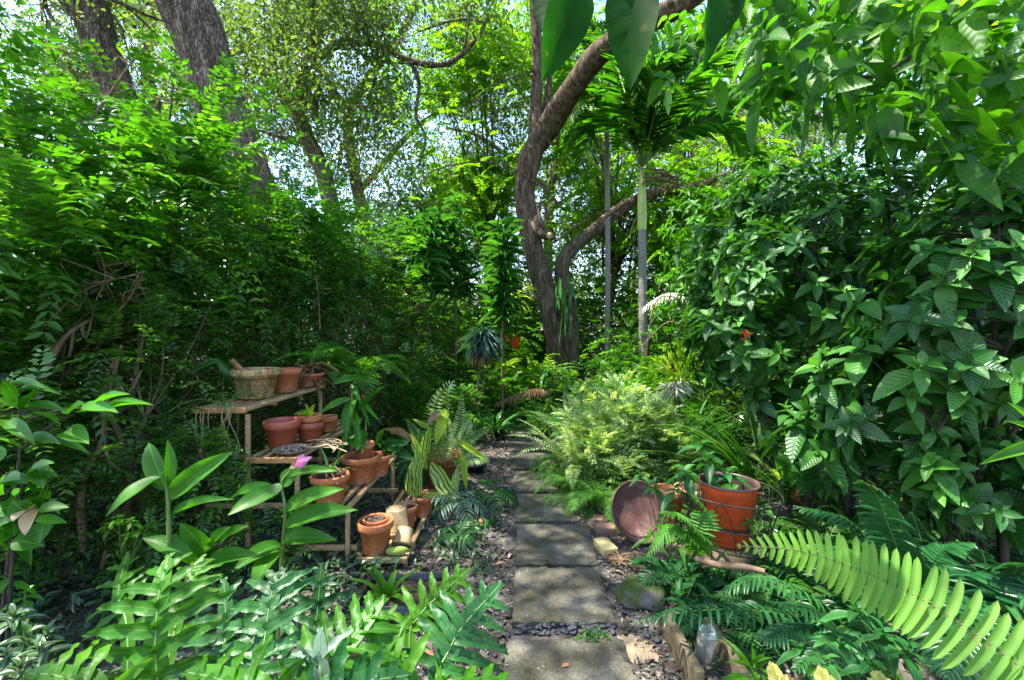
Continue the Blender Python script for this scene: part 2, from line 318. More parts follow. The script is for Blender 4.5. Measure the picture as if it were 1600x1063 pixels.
M_lit = leaf_mat('leaf litter', (.06, .042, .03), (.22, .165, .12), .1, .8, c3=(.42, .17, .08), tcol=(1, 1, .8), noise=.5)
M_chip = leaf_mat('wood chip', (.05, .042, .036), (.24, .215, .19), 0, .9, noise=.5)
M_bark = rock_mat('oak bark', [(.3, (.12, .085, .06)), (.5, (.23, .175, .135)), (.7, (.34, .28, .23))], 9, (1, 1, .22), .9, .04, .95, vor=19, spec=.1)
M_bark2 = rock_mat('smooth furrowed bark', [(.34, (.028, .019, .012)), (.46, (.085, .060, .040)), (.58, (.15, .11, .075)), (.70, (.26, .22, .165))], 13, (1, 1, .20), 1.0, .05, .95, spec=.1, warp=1.2)
M_twig = rock_mat('twig bark', [(.3, (.07, .045, .028)), (.7, (.24, .16, .10))], 12, (1, 1, .4), .4, .006, .9, spec=.15)
M_dtwig = rock_mat('dark twig', [(.3, (.018, .016, .012)), (.7, (.06, .05, .035))], 12, bump=.3, bdist=.004, rough=.8)
M_gstem = plain('green stem', (.13, .22, .05), .45)
M_ptrunk = rock_mat('palm trunk', [(.3, (.12, .11, .09)), (.7, (.30, .27, .23))], 3, (1, 1, 14), .5, .012, .85)
M_shaft = rock_mat('palm crownshaft', [(.3, (.22, .30, .05)), (.7, (.42, .46, .12))], 3, (1, 1, 2), .1, .004, .4)
M_terra = rock_mat('terracotta', [(.30, (.16, .07, .035)), (.44, (.42, .135, .050)), (.60, (.50, .18, .075)), (.66, (.50, .34, .23)), (.8, (.30, .25, .14))], 6, bump=.15, bdist=.004, rough=.85, spec=.25)
M_terral = rock_mat('lime crusted terracotta', [(.3, (.20, .16, .06)), (.5, (.38, .25, .13)), (.75, (.50, .40, .27))], 9, bump=.25, bdist=.004, rough=.9, spec=.2)
M_mosspot = rock_mat('mossy terracotta', [(.34, (.12, .12, .03)), (.46, (.28, .20, .07)), (.53, (.48, .36, .22)), (.57, (.46, .15, .06)), (.8, (.38, .12, .05))], 4.5, bump=.2, bdist=.004, rough=.9, warp=1.2)
M_orange = plain('orange plastic', (.60, .075, .02), .4)
M_brownpl = plain('brown plastic', (.13, .075, .065), .4)
M_redpl = plain('dull red plastic', (.36, .085, .045), .5)
M_saucer = rock_mat('worn saucer clay', [(.3, (.07, .032, .027)), (.55, (.13, .062, .052)), (.68, (.22, .14, .12))], 8, bump=.15, bdist=.003, rough=.7, fine=90)
M_soil = rock_mat('soil', [(.3, (.03, .02, .014)), (.7, (.13, .09, .06))], 30, bump=.9, bdist=.02, rough=1)
M_wood = rock_mat('weathered slat', [(.3, (.14, .085, .038)), (.45, (.33, .205, .095)), (.7, (.46, .33, .18))], 6, (8, .7, 8), .3, .003, .75, spec=.2)
M_woodo = rock_mat('orange stained slat', [(.3, (.26, .12, .045)), (.7, (.50, .26, .10))], 6, (8, .7, 8), .3, .003, .65, spec=.2)
M_oldwood = rock_mat('old plank', [(.3, (.05, .04, .028)), (.55, (.14, .11, .06)), (.75, (.22, .19, .07))], 5, (.8, 6, 6), .5, .006, .9)
M_conc = rock_mat('mossy concrete', [(.31, (.026, .032, .008)), (.44, (.060, .055, .038)), (.56, (.100, .092, .068)), (.72, (.20, .185, .145))], 4.2, bump=.8, bdist=.008, rough=.92, fine=110, spec=.2)
M_brick = rock_mat('old brick', [(.3, (.12, .07, .045)), (.7, (.30, .17, .12))], 9, bump=.5, bdist=.005)
M_block = rock_mat('yellow block', [(.3, (.30, .24, .09)), (.7, (.48, .40, .20))], 9, bump=.3, bdist=.004)
M_rock = rock_mat('moss rock', [(.3, (.03, .05, .010)), (.50, (.06, .085, .018)), (.55, (.09, .08, .065)), (.75, (.16, .15, .13))], 5, bump=.7, bdist=.015)
M_peb = rock_mat('dark pebble', [(.3, (.03, .032, .036)), (.7, (.10, .103, .11))], 24, bump=.2, rough=.75, spec=.3)
M_moss = rock_mat('moss fruit', [(.3, (.14, .22, .03)), (.7, (.34, .42, .09))], 20, bump=.6, bdist=.006, rough=.9)
M_wire = plain('dark wire', (.03, .035, .03), .5, .4)
M_black = plain('black plastic', (.012, .016, .022), .3)
M_ground = rock_mat('mulch ground', [(.25, (.025, .02, .015)), (.45, (.07, .058, .048)), (.6, (.13, .115, .10)), (.8, (.24, .22, .20))], 5, bump=.9, bdist=.03, rough=1, fine=85, detail=12, spec=.15)
M_wick = rock_mat('wicker', [(.3, (.10, .075, .05)), (.7, (.30, .24, .17))], 40, bump=.7, bdist=.004)
mg, _n, _N, _L = newmat('bottle glass'); _b = _N['Principled BSDF']; _b.inputs['Base Color'].default_value = (.35, .40, .38, 1); _b.inputs['Roughness'].default_value = .15; _b.inputs['Transmission Weight'].default_value = .7; M_glass = mg

# ------------------------------------------------------------------ plant builders
def sample_lobes(lobes, n, inner=.5, clump=0, cs=.22):
    vol = np.array([np.prod(r) for c, r in lobes]) ** .67; idx = rng.choice(len(lobes), n if not clump else clump, p=vol / vol.sum())
    c = np.array([l[0] for l in lobes])[idx]; r = np.array([l[1] for l in lobes])[idx]
    d = nz(rng.normal(0, 1, (len(idx), 3))); rad = U(inner, 1, len(idx))[:, None]
    p = c + d * r * rad; ax = nz(d / r)
    if clump:
        j = rng.integers(0, clump, n); rr = r[j]
        p = p[j] + rng.normal(0, cs, (n, 3)) * np.minimum(rr, 1.0) * A(1, 1, .7); ax = nz(ax[j] + rng.normal(0, .4, (n, 3)))
    return p, ax
def sprays(g, p, d, L, k, leafL, leafW, tpl=None, droop=.35, ang=60, gr=None, rw=.0015):
    """pinnate sprays: N stalks, k leaf pairs each, vectorised"""
    tpl = RHOMB if tpl is None else tpl; kk = ~in_gap(p); p = p[kk]; d = nz(d)[kk]; L = L[kk] if np.ndim(L) else L; N = len(p)
    L = np.broadcast_to(L, (N,)); up = A(0, 0, 1.0)
    side = nz(np.cross(d, np.broadcast_to(up, d.shape))); nr = nz(np.cross(side, d)); t = np.linspace(.18, 1, k)
    pos = p[:, None] + d[:, None] * (L[:, None] * t)[:, :, None]; pos[:, :, 2] -= droop * L[:, None] * t ** 2
    tg = d[:, None] + A(0, 0, -1) * (2 * droop * t)[None, :, None]; tg = nz(tg)
    R = np.repeat(U(0, 1, N), k); prof = (.7 + .3 * np.sin(np.pi * t))
    for s in (-1, 1):
        a = math.radians(ang) + rng.normal(0, .15, (N, k)); dd = s * side[:, None] * np.sin(a)[..., None] + tg * np.cos(a)[..., None]
        dd = dd + rng.normal(0, .12, dd.shape); nn = nr[:, None] + rng.normal(0, .2, dd.shape)
        sc = np.tile(prof, N) * U(.8, 1.2, N * k)
        inst(g, tpl, pos.reshape(-1, 3), dd.reshape(-1, 3), nn.reshape(-1, 3), leafL * sc, leafW * sc, np.clip(R + rng.normal(0, .1, N * k), 0, 1), .1)
    if gr is not None: # stalks as thin blades
        inst(gr, T_BLADE, p, d, nr, L, rw * 4, .5, droop)
def whorls(g, p, ax, k, L, Wd, tpl, el=(-10, 35), droop=.25, up=.4, two=True):
    N = len(p); ax = nz(ax + A(0, 0, up)); ref = nz(rng.normal(0, 1, (N, 3))); b1 = nz(np.cross(ax, ref)); b2 = np.cross(ax, b1)
    ph = (np.arange(k) * 2.4)[None] + U(0, 6.3, N)[:, None]; e = np.radians(np.linspace(el[0], el[1], k))[None] + rng.normal(0, .15, (N, k))
    d = (b1[:, None] * np.cos(ph)[..., None] + b2[:, None] * np.sin(ph)[..., None]) * np.cos(e)[..., None] + ax[:, None] * np.sin(e)[..., None]
    off = ax[:, None] * (np.linspace(-.35, .0, k) * L)[None, :, None]
    sz = (np.linspace(1.1, .5, k)[None] * U(.75, 1.15, (N, k)) * U(.7, 1.15, N)[:, None]).ravel()
    R = np.clip(np.repeat(U(0, .85, N), k) + np.tile(np.linspace(-.15, .12, k), N), 0, 1)
    R = np.where(np.tile(np.arange(k) >= k - 2, N) & (np.repeat(U(0, 1, N), k) < .22), 1.0, np.minimum(R, .9))
    nrm = ax[:, None] + A(0, 0, .6) + rng.normal(0, .15, d.shape)
    inst(g, tpl, (p[:, None] + off).reshape(-1, 3), d.reshape(-1, 3), nrm.reshape(-1, 3), L * sz, Wd * sz, R, droop)
def stems(g, base, tips, nmain=5, r=.02, twr=.004, spread=.12, wig=.1, limit=160):
    """main stems from the base and twigs running to the nearest stem"""
    base = np.asarray(base, float); idx = rng.choice(len(tips), min(nmain, len(tips)), replace=False); samp = []
    for i in idx:
        b = base + A(U(-spread, spread), U(-spread, spread), 0); t = tips[i]
        mid = b * .5 + t * .5 + rng.normal(0, wig, 3); mid[:2] = mid[:2] * .6 + b[:2] * .4 + 0
        c = curve([b, mid, t], 14); tube(g, c, np.linspace(r, r * .25, 14), 6); samp.append(c[4:])
    sp = np.concatenate(samp)
    for t in tips[rng.permutation(len(tips))[:limit]]:
        q = sp[np.argmin(((sp - t) ** 2).sum(1) + 3 * np.maximum(0, sp[:, 2] - t[2] + .05))]
        m = (q + t) / 2 + rng.normal(0, .06, 3) * np.linalg.norm(t - q); tube(g, curve([q, m, t], 5), [twr, twr * .9, twr * .8, twr * .6, twr * .4], 3)

def bush(name, label, cat, group, base, lobes, n, mode, mat, L=.1, Wd=.04, k=8, sL=.25, tpl=None, clump=0, cs=.22, inner=.5, nmain=5, r=.02, stem_mat=None, up=.3, droop=.3, limit=140, el=(-10, 35), twr=.004, wig=.1, spread=.12):
    t = thing(name, base, label, cat, group)
    p, ax = sample_lobes(lobes, n, inner, clump, cs); ok = p[:, 2] > base[2] + .04; p, ax = p[ok], ax[ok]
    g = G()
    if mode == 'spray': sprays(g, p, nz(ax + A(0, 0, up) + rng.normal(0, .45, ax.shape)), sL * U(.7, 1.2, len(p)), k, L, Wd, tpl, droop)
    elif mode == 'whorl': whorls(g, p, ax, k, L, Wd, T_OV if tpl is None else tpl, el, droop, up)
    else:
        d = nz(ax + rng.normal(0, .7, ax.shape) + A(0, 0, up)); inst(g, RHOMB if tpl is None else tpl, p, d, A(0, 0, 1) + rng.normal(0, .5, ax.shape), L * U(.6, 1.3, len(p)), Wd * U(.7, 1.2, len(p)), None, droop)
    g.build('foliage', mat, t)
    if nmain:
        s = G(); stems(s, base, p if len(p) < 3000 else p[:3000], nmain, r, twr, spread, wig, limit); s.build('stem', stem_mat or M_twig, t)
    return t
def fern(name, label, base, n, L, plen, pw, mat, pairs=18, el=(35, 80), azr=(0, 360), drop=1.0, tpl=None, group=None, cat='fern', tilt=0, rach=.0022, prof='fern', ang=72, stalk=M_gstem, droop=.15, spread=.04, lj=.25):
    t = G(); az = np.linspace(azr[0], azr[1], n, endpoint=False)
    for i in range(n):
        a = math.radians(az[i] + U(-14, 14)); l = L * U(1 - lj, 1.1)
        frond(t, arch(np.asarray(base) + A(math.cos(a), math.sin(a), 0) * U(0, spread), a, l, U(*el), drop * U(.8, 1.2)), pairs, plen * U(.85, 1.1), pw, tpl, ang, droop, .1, prof, rach, .14, m=0, mr=1, ns=14, rs=4)
    th = thing(name, base, label, cat, group); t.build('fronds', [mat, stalk], th)
    return th
def leaf_px(g, a, b, Ya, Yb, w, tpl=None, nrm=(0, -.35, 1), droop=.12, R=None, m=0):
    p, q = P(*a, Ya), P(*b, Yb); L = np.linalg.norm(q - p); d = q - p; d[2] += droop * L
    inst(g, T_OVW if tpl is None else tpl, p, d, A(*nrm), L * 1.03, w, R, droop, m)
def blades(g, base, n, L, w, el=(50, 85), drop=.5, az=(0, 360), tpl=None, spread=.03, m=0, segs=8):
    """long strap leaves as curved ribbons"""
    for i in range(n):
        a = math.radians(U(*az)); c = curve(arch(np.asarray(base, float) + A(math.cos(a), math.sin(a), 0) * U(0, spread), a, L * U(.65, 1.1), U(*el), drop * U(.5, 1.4)), segs + 1)
        tg = nz(np.gradient(c, axis=0)); sd_ = nz(np.cross(tg, A(0, 0, 1) + rng.normal(0, .15, 3))); nr = np.cross(sd_, tg)
        s = np.linspace(0, 1, segs + 1); ww = w * np.maximum(.02, np.minimum(1, s * 4 + .35) * (1 - s ** 3) ** .8)[:, None] * .5
        V = np.stack([c - sd_ * ww + nr * ww * .35, c, c + sd_ * ww + nr * ww * .35], 1).reshape(-1, 3)
        Fc = [(j * 3 + q, j * 3 + q + 1, j * 3 + q + 4, j * 3 + q + 3) for j in range(segs) for q in (0, 1)]
        UV = np.stack([np.tile([0, .5, 1], segs + 1), np.repeat(s, 3)], -1)
        g.add(V, Fc, UV, U(0, 1), m)

# ------------------------------------------------------------------ the setting
g = G(); nx = 140
xs = np.sign(np.linspace(-1, 1, nx)) * np.abs(np.linspace(-1, 1, nx)) ** 3.2 * 260
X, Y = np.meshgrid(xs, xs + 4); Z = .018 * np.sin(X * 2.3 + 1) * np.cos(Y * 1.9) + .012 * np.sin(X * 5.1 + Y * 3.7) + .01 * np.sin(Y * 7.3 - X * 2)
pathd = np.clip((np.abs(X - .14) - .45) / .5, 0, 1); Z = Z * pathd * np.exp(-np.hypot(X, Y) / 60) - .004
i = np.arange(nx - 1)[:, None] * nx + np.arange(nx - 1)[None]; Fc = np.stack([i, i + 1, i + nx + 1, i + nx], -1).reshape(-1, 4)
g.add(np.stack([X, Y, Z], -1).reshape(-1, 3), Fc)
tag(g.build('ground', M_ground), kind='structure')

# stepping stones (photo: top row, bottom row, left x at top, right x at top, left x at bottom, right x at bottom)
stones = [(995, 1085, 792, 972, 782, 1005, 'nearest stepping stone, cut by the bottom edge of the photo, one brown leaf on it'),
          (883, 972, 802, 936, 799, 962, 'second nearest stepping stone, a whole dark slab with grey pebbles before it'),
          (818, 879, 807, 921, 805, 934, 'stepping stone with the bright sun patch, beside the yellow block'),
          (770, 812, 806, 880, 804, 906, 'stepping stone just behind the sunlit one, fern tips over its right corner'),
          (735, 766, 800, 862, 803, 875, 'stepping stone halfway along the path with a small sun patch'),
          (706, 731, 795, 852, 798, 860, 'stepping stone third from the far end of the path'),
          (689, 703, 790, 842, 792, 848, 'second to last stepping stone at the far end of the path'),
          (679, 687, 788, 836, 789, 841, 'farthest stepping stone, a thin dark strip before the grass clumps')]
zt = .03
def gp(px, py, z=0.0): Yd = (CH - z) * F / (py - HY); return A((px - 800) / F * Yd, Yd, z)
for yt, yb, a, b, c, d, lab in stones:
    q = [gp(c, yb, zt), gp(d, yb, zt), gp(b, yt, zt), gp(a, yt, zt)]; bm = bmesh.new()
    cen = sum(q) / 4; cen[2] = 0
    tz = [U(-.007, .009) for _ in q]; q = [v + A(U(-.008, .008), U(-.006, .006), tz_) for v, tz_ in zip(q, tz)]; lo = [bm.verts.new(v - A(0, 0, .06) - cen) for v in q]; hi = [bm.verts.new(v - cen) for v in q]
    bm.faces.new(hi); bm.faces.new(lo[::-1])
    for k in range(4): bm.faces.new([lo[k], lo[(k + 1) % 4], hi[(k + 1) % 4], hi[k]])
    bmesh.ops.subdivide_edges(bm, edges=bm.edges[:], cuts=15, use_grid_fill=True)
    for v in bm.verts:
        e = abs(math.sin(v.co.x * 31 + v.co.y * 17 + yt)) * .006 + abs(math.sin(v.co.y * 43 + v.co.x * 29 + yt)) ** 6 * .012 + U(0, .003)
        if len([f for f in v.link_faces if abs(f.normal.z) < .5]) : v.co.x *= 1 - e * 2; v.co.y *= 1 - e * 2; v.co.z -= e
    me = bpy.data.meshes.new('stepping_stone'); bm.to_mesh(me); bm.free(); me.materials.append(M_conc)
    o = bpy.data.objects.new('stepping_stone', me); COL.objects.link(o); o.location = cen; bevel(o, .008)
    tag(o, lab, 'stepping stone', 'square concrete stepping stones along the path')

# loose material: wood chips, leaf litter, pebbles
def region(n, f):
    out = np.zeros((0, 3))
    while len(out) < n:
        q = f(n); q = q[q[:, 2] == 0]; out = np.concatenate([out, q])
    return out[:n]
def near_ground(n):
    Yv = U(1.2, 6.8, n); Xv = U(-1.2, 1.9, n); m = (Xv > -.0 + .0 * Yv) & (Xv < .52)
    return np.stack([Xv, Yv, m.astype(float)], -1)
p = region(26000, near_ground); g = G(); p[:, 2] = .004
inst(g, RHOMB, p, np.concatenate([rng.normal(0, 1, (len(p), 2)), rng.normal(0, .22, (len(p), 1))], 1), A(0, 0, 1) + rng.normal(0, .35, p.shape), U(.012, .04, len(p)), U(.005, .016, len(p)), None, .1)
n3 = 900; p3 = np.stack([U(-.05, .62, n3), U(1.8, 6.3, n3), np.full(n3, .034)], -1); p3 = p3[(rng.uniform(0, 1, n3) < .75) | (np.abs(p3[:, 0] - .28) > .2)]
inst(g, RHOMB, p3, np.concatenate([rng.normal(0, 1, (len(p3), 2)), rng.normal(0, .1, (len(p3), 1))], 1), A(0, 0, 1) + rng.normal(0, .25, p3.shape), U(.006, .022, len(p3)), U(.003, .008, len(p3)), None, .05)
tag(g.build('wood_chips', M_chip, smooth=False), 'grey brown wood chips and crumbs strewn beside the stepping stones', 'wood chips', kind='stuff')
p = region(3200, near_ground); g = G(); p[:, 2] = .012
inst(g, T_OVS, p, np.concatenate([rng.normal(0, 1, (len(p), 2)), rng.normal(0, .2, (len(p), 1))], 1), A(0, 0, 1) + rng.normal(0, .5, p.shape), U(.03, .085, len(p)), U(.015, .035, len(p)), None, .25)
n2 = 3600; p2 = np.stack([U(-3.5, -.4, n2), U(1.0, 6, n2), np.full(n2, .012)], -1)
inst(g, T_OVS, p2, np.concatenate([rng.normal(0, 1, (n2, 2)), rng.normal(0, .2, (n2, 1))], 1), A(0, 0, 1) + rng.normal(0, .5, p2.shape), U(.03, .08, n2), U(.015, .035, n2), None, .25)
tag(g.build('leaf_litter', M_lit), 'fallen brown and tan leaves littering the soil beside the path', 'leaf litter', kind='stuff')
g = G(); pr = [(.0005, -.5), (.3, -.38), (.5, 0), (.35, .36), (.0005, .45)]
def pebs(n, x0, x1, y0, y1, z=.0):
    for _ in range(n):
        s = U(.010, .026); a = U(0, 6.3); R_ = np.array([[math.cos(a), -math.sin(a), 0], [math.sin(a), math.cos(a), 0], [0, 0, 1]]) @ np.diag([s * 1.7, s * 1.1, s * .7])
        lathe(g, pr, (U(x0, x1), U(y0, y1), z + s * .25), 7, R_)
pebs(90, .02, .5, 2.165, 2.25); pebs(50, .02, .42, 2.165, 2.25, .012); pebs(60, .03, .5, 2.83, 2.86); pebs(26, .0, .55, 3.42, 3.47); pebs(40, .56, .70, 2.1, 3.0); pebs(26, -.22, -.02, 1.9, 2.9); pebs(14, -.5, -.05, 2.3, 3.4); pebs(22, -.05, .6, 4.07, 4.12)
tag(g.build('pebbles', M_peb), 'smooth dark grey pebbles filling the gaps around the stepping stones', 'pebbles', kind='stuff')
for px, py, Yd, a, s in ((877, 1042, 1.98, .4, .05), (886, 900, 2.7, 2, .03)):
    g = G(); inst(g, T_OVS, gp(px, py, .036), A(math.cos(a), math.sin(a), .1), A(0, 0, 1), s, s * .5, .99, .2); 
    tag(g.build('fallen_leaf', M_lit), 'orange brown fallen leaf lying on the nearest stepping stone' if py > 1000 else 'tiny pale fallen leaf lying on the second stepping stone', 'leaf')

# ground cover
g = G(); n = 15000; p = np.stack([U(-4.2, -.62, n), U(.9, 6.2, n), U(0, .1, n)], -1); k = (p[:, 0] < -.95 + .25 * np.sin(p[:, 1] * 3)) | ((p[:, 1] < 1.9) & (p[:, 0] < -.5)) | (U(0, 1, n) < .12); p = p[k]
inst(g, T_OVS, p, np.concatenate([rng.normal(0, 1, (len(p), 2)), U(-.1, .9, (len(p), 1))], 1), A(0, 0, 1) + rng.normal(0, .4, p.shape), U(.05, .09, len(p)), U(.018, .032, len(p)), None, .3)
tag(g.build('ground_cover', M_cover), 'dark silver striped creeping leaves covering the soil under the rack and hedge', 'ground cover', kind='stuff')
g = G(); n = 26000; p = np.stack([U(-9, 12, n), U(5.0, 18, n), U(0, .38, n) ** 1.2], -1); k = ~((np.abs(p[:, 0] - .1) < .45) & (p[:, 1] < 6.6)) & ~((p[:, 0] < .1) & (p[:, 0] > -1.0) & (p[:, 1] < 5.6)); p = p[k]
inst(g, RHOMB, p, np.concatenate([rng.normal(0, 1, (len(p), 2)), U(.0, 1.2, (len(p), 1))], 1), A(0, 0, 1) + rng.normal(0, .5, p.shape), U(.08, .2, len(p)), U(.03, .06, len(p)), None, .3)
tag(g.build('undergrowth', M_small), 'low mixed green undergrowth covering the soil beyond the path', 'undergrowth', kind='stuff')
g = G(); n = 5000; p = np.stack([U(.85, 4.5, n), U(1.2, 5.4, n), U(0, .22, n)], -1); p = p[(p[:, 0] > 1.15) | (p[:, 1] > 3.8)]
inst(g, T_OVS, p, np.concatenate([rng.normal(0, 1, (len(p), 2)), U(.0, .9, (len(p), 1))], 1), A(0, 0, 1) + rng.normal(0, .5, p.shape), U(.05, .1, len(p)), U(.02, .045, len(p)), None, .3)
tag(g.build('low_weeds', M_small), 'low dark weeds under the right hand shrubs', 'weeds', kind='stuff')

# ------------------------------------------------------------------ trees
def limb(g, pts, r, sides=10, n=20, wob=.05, m=0):
    c = curve(pts, n); tube(g, c, lerpn(r, n), sides, m, wob=wob); return c
def grow(g, p, d, L, r, depth, tips, spread=.6, up=.1):
    k = 5; pts = [p]; d = nz(d)
    for _ in range(k): d = nz(d + rng.normal(0, .16, 3) + A(0, 0, up * .3)); pts.append(pts[-1] + d * L / k)
    tube(g, pts, np.linspace(r, r * .55, k + 1), 5 if r > .02 else 3)
    if depth == 0: tips.append(pts[-1]); tips.append(pts[-3]); return
    for _ in range(3 if depth > 1 else 4):
        grow(g, pts[rng.integers(2, k + 1)], nz(d + rng.normal(0, spread, 3)), L * U(.55, .8), r * .5, depth - 1, tips, spread, up)
def crown(g, tips, per, L, Wd, cs=.3, tpl=None, droop=.3, up=.1):
    tips = np.array(tips); p = np.repeat(tips, per, 0) + rng.normal(0, cs, (len(tips) * per, 3)) * A(1, 1, .75)
    R = np.clip(np.repeat(U(0, .9, len(tips)), per) + rng.normal(0, .15, len(p)), 0, 1); kk = ~in_gap(p); p = p[kk]; R = R[kk]; d = rng.normal(0, 1, p.shape) + A(0, 0, up)
    inst(g, RHOMB if tpl is None else tpl, p, d, A(0, 0, 1) + rng.normal(0, .6, p.shape), L * U(.6, 1.3, len(p)), Wd * U(.7, 1.3, len(p)), R, droop)

# near left: two big live oaks behind the hedge
def oak(label, base_y, trunk, r, limbs, per, cs=.42, shade_tips=0):
    c = trunk[0].copy(); c[2] = 0; t = thing('oak_tree', c, label, 'tree')
    s = G(); tc = limb(s, [c] + trunk, r, 20, 34, .06); tips = []
    for (frac, pts, rr) in limbs:
        q = tc[int(frac * 33)]; cc = limb(s, [q] + pts, rr, 10, 16, .05)
        for i in (5, 8, 11, 13, 15): grow(s, cc[i], nz(rng.normal(0, 1, 3) + A(0, 0, .1)), U(.9, 1.5), rr[-1] * .55, 2, tips)
    if shade_tips:  # unseen limbs and leafy twigs added above the view to shade the path
        hub = [limb(s, [tc[int(.86 * 33)], a_, b_], [.15, .09, .04], 8, 16, .05) for a_, b_ in ((A(-3.6, 3.6, 7.2), A(-2.0, 1.2, 7.7)), (A(-3.4, 4.6, 7.6), A(-1.6, 3.4, 8.0)), (A(-4.8, 3.0, 7.2), A(-4.2, .6, 7.6)))]
        hp = np.concatenate([h[4:] for h in hub])
        for _ in range(shade_tips):
            q = A(U(-4.7, -1.6), U(.4, 5.4), U(6.6, 8.4)); m_ = hp[np.argmin(((hp - q) ** 2).sum(1))]; tube(s, curve([m_, (m_ + q) / 2 + rng.normal(0, .12, 3), q], 6), np.linspace(.016, .004, 6), 4); tips.append(q)
    s.build('trunk', M_bark, t); l = G(); crown(l, tips, int(per * .8), .085, .04, cs); l.build('crown', M_oakl, t); return t
oak('right hand big oak, thick leaning trunk with deeply furrowed grey brown bark', 6.5,
    [P(420, 420, 6.6), P(378, 260, 6.5), P(345, 160, 6.4), P(310, 60, 6.3), P(280, -20, 6.2), P(250, -160, 6.1), P(230, -330, 6.2)], [.40, .37, .34, .33, .33, .34, .3, .22],
    [(.8, [A(-4.0, 5.0, 7.6), A(-2.2, 4.0, 9.0), A(-.5, 4.0, 9.6)], [.16, .1, .05]), (.85, [A(-3.2, 7.5, 8.2), A(-1.4, 8.5, 9.4)], [.16, .1, .04]),
     (1, [A(-5.2, 5.6, 9.5), A(-6.2, 4.6, 10.5)], [.2, .1, .05]), (.9, [A(-3.9, 4.4, 8.0), A(-3.2, 3.0, 8.2), A(-1.6, 1.8, 8.6)], [.18, .12, .05]), (.95, [A(-4.6, 3.8, 7.6), A(-4.2, 1.8, 7.8)], [.14, .08, .04]), (.88, [A(-2.6, 4.6, 8.8), A(-.2, 3.0, 9.6), A(.6, 3.2, 9.8)], [.15, .08, .04])], 34, .42, 110)  # later limbs on this line: out of view, added to shade the path
oak('left hand big oak, forked grey trunk with a sunlit patch, at the top left', 7,
    [P(215, 260, 7.0), P(178, 130, 6.9), P(150, 50, 6.8), P(140, -60, 6.7), P(150, -220, 6.6)], [.27, .25, .23, .23, .22, .18],
    [(.62, [P(110, 0, 6.7), P(60, -50, 6.4), P(-80, -160, 5.8)], [.17, .14, .07]), (1, [A(-5.2, 5.6, 8.4), A(-4.0, 4.4, 9.5)], [.14, .1, .05])], 24)

# background oaks with crooked limbs
def bg_oak(label, base, limbs, per, L=.10, Wd=.05, cs=.42, mat=M_oakl, depth=2, sub=(5, 8, 11, 14), gl=(.9, 1.6), name='oak_tree', bark=M_bark, sprayargs=None, r2=.6):
    t = thing(name, base, label, 'tree', None); s = G(); tips = []
    for pts, rr in limbs:
        cc = limb(s, pts, [x_ * .75 for x_ in rr], 8, 16, .06)
        for i in sub: grow(s, cc[i], nz(rng.normal(0, 1, 3) + A(0, 0, .1)), U(*gl), rr[-1] * r2, depth, tips)
    s.build('trunk', bark, t); l = G()
    if sprayargs:
        tp = np.repeat(np.array(tips), sprayargs[0], 0); tp = tp + rng.normal(0, cs, tp.shape)
        sprays(l, tp, nz(rng.normal(0, 1, tp.shape) * A(1, 1, .4) + A(0, 0, .1)), sprayargs[1] * U(.6, 1.2, len(tp)), sprayargs[2], sprayargs[3], sprayargs[4], None, .5, 68)
    else: crown(l, tips, int(per * 1.9), L * 1.15, Wd * 1.15, cs)
    l.build('crown', mat, t); return t
bg_oak('crooked oak behind the hedge with dark limbs reaching right across the top', A(-4.2, 10, 0),
       [([A(-4.2, 10, 0), P(520, 330, 10), P(470, 190, 10), P(475, 110, 10), P(500, 55, 10), P(540, -60, 10)], [.3, .26, .2, .16, .13, .1]),
        ([P(475, 110, 10), P(530, 68, 9.8), P(590, 70, 9.6), P(640, 95, 9.5), P(700, 100, 9.4), P(745, 60, 9.3), P(765, 20, 9.2)], [.13, .11, .10, .08, .06, .05]),
        ([P(640, 95, 9.5), P(655, 130, 9.6), P(650, 180, 9.6), P(665, 215, 9.6), P(655, 260, 9.7)], [.06, .05, .035, .025]),
        ([P(470, 190, 10), P(420, 120, 10.3), P(380, 90, 10.5)], [.1, .07, .04])], 38)
bg_oak('pale trunked oak farther back, behind the crooked oak', A(-3.6, 14, 0),
       [([A(-3.6, 14, 0), P(560, 300, 14), P(545, 180, 14), P(585, 110, 14), P(640, 30, 14), P(670, -80, 14)], [.3, .26, .2, .16, .13, .1]),
        ([P(560, 300, 14), P(650, 200, 13.5), P(720, 160, 13.2), P(790, 120, 13)], [.13, .1, .06, .04]), ([P(545, 180, 14), P(480, 60, 14.5), P(460, -60, 15)], [.12, .1, .05])], 34, .12, .055, .5)
bg_oak('hazy grey green oak far behind the forked tree', A(1.6, 20, 0),
       [([A(1.6, 20, 0), P(860, 300, 20), P(890, 180, 20), P(880, 40, 20)], [.3, .25, .2, .12]), ([P(860, 300, 20), P(760, 220, 20), P(700, 200, 19)], [.16, .12, .06]),
        ([P(870, 260, 20), P(960, 200, 20), P(1040, 160, 19)], [.16, .12, .06]), ([P(860, 330, 20), P(920, 290, 20), P(990, 270, 20)], [.16, .12, .06])], 30, .2, .09, .8, gl=(1.4, 2.4))
bg_oak('far left oak crown seen behind the two big trunks', A(-9.5, 13, 0),
       [([A(-9.5, 13, 0), P(260, 250, 13), P(230, 100, 13), P(260, -60, 13)], [.3, .25, .2, .12]), ([P(240, 200, 13), P(330, 110, 12.5), P(400, 60, 12)], [.14, .1, .06]), ([P(240, 180, 13), P(130, 100, 12.5), P(60, 60, 12)], [.14, .1, .06])], 34, .12, .055, .55)
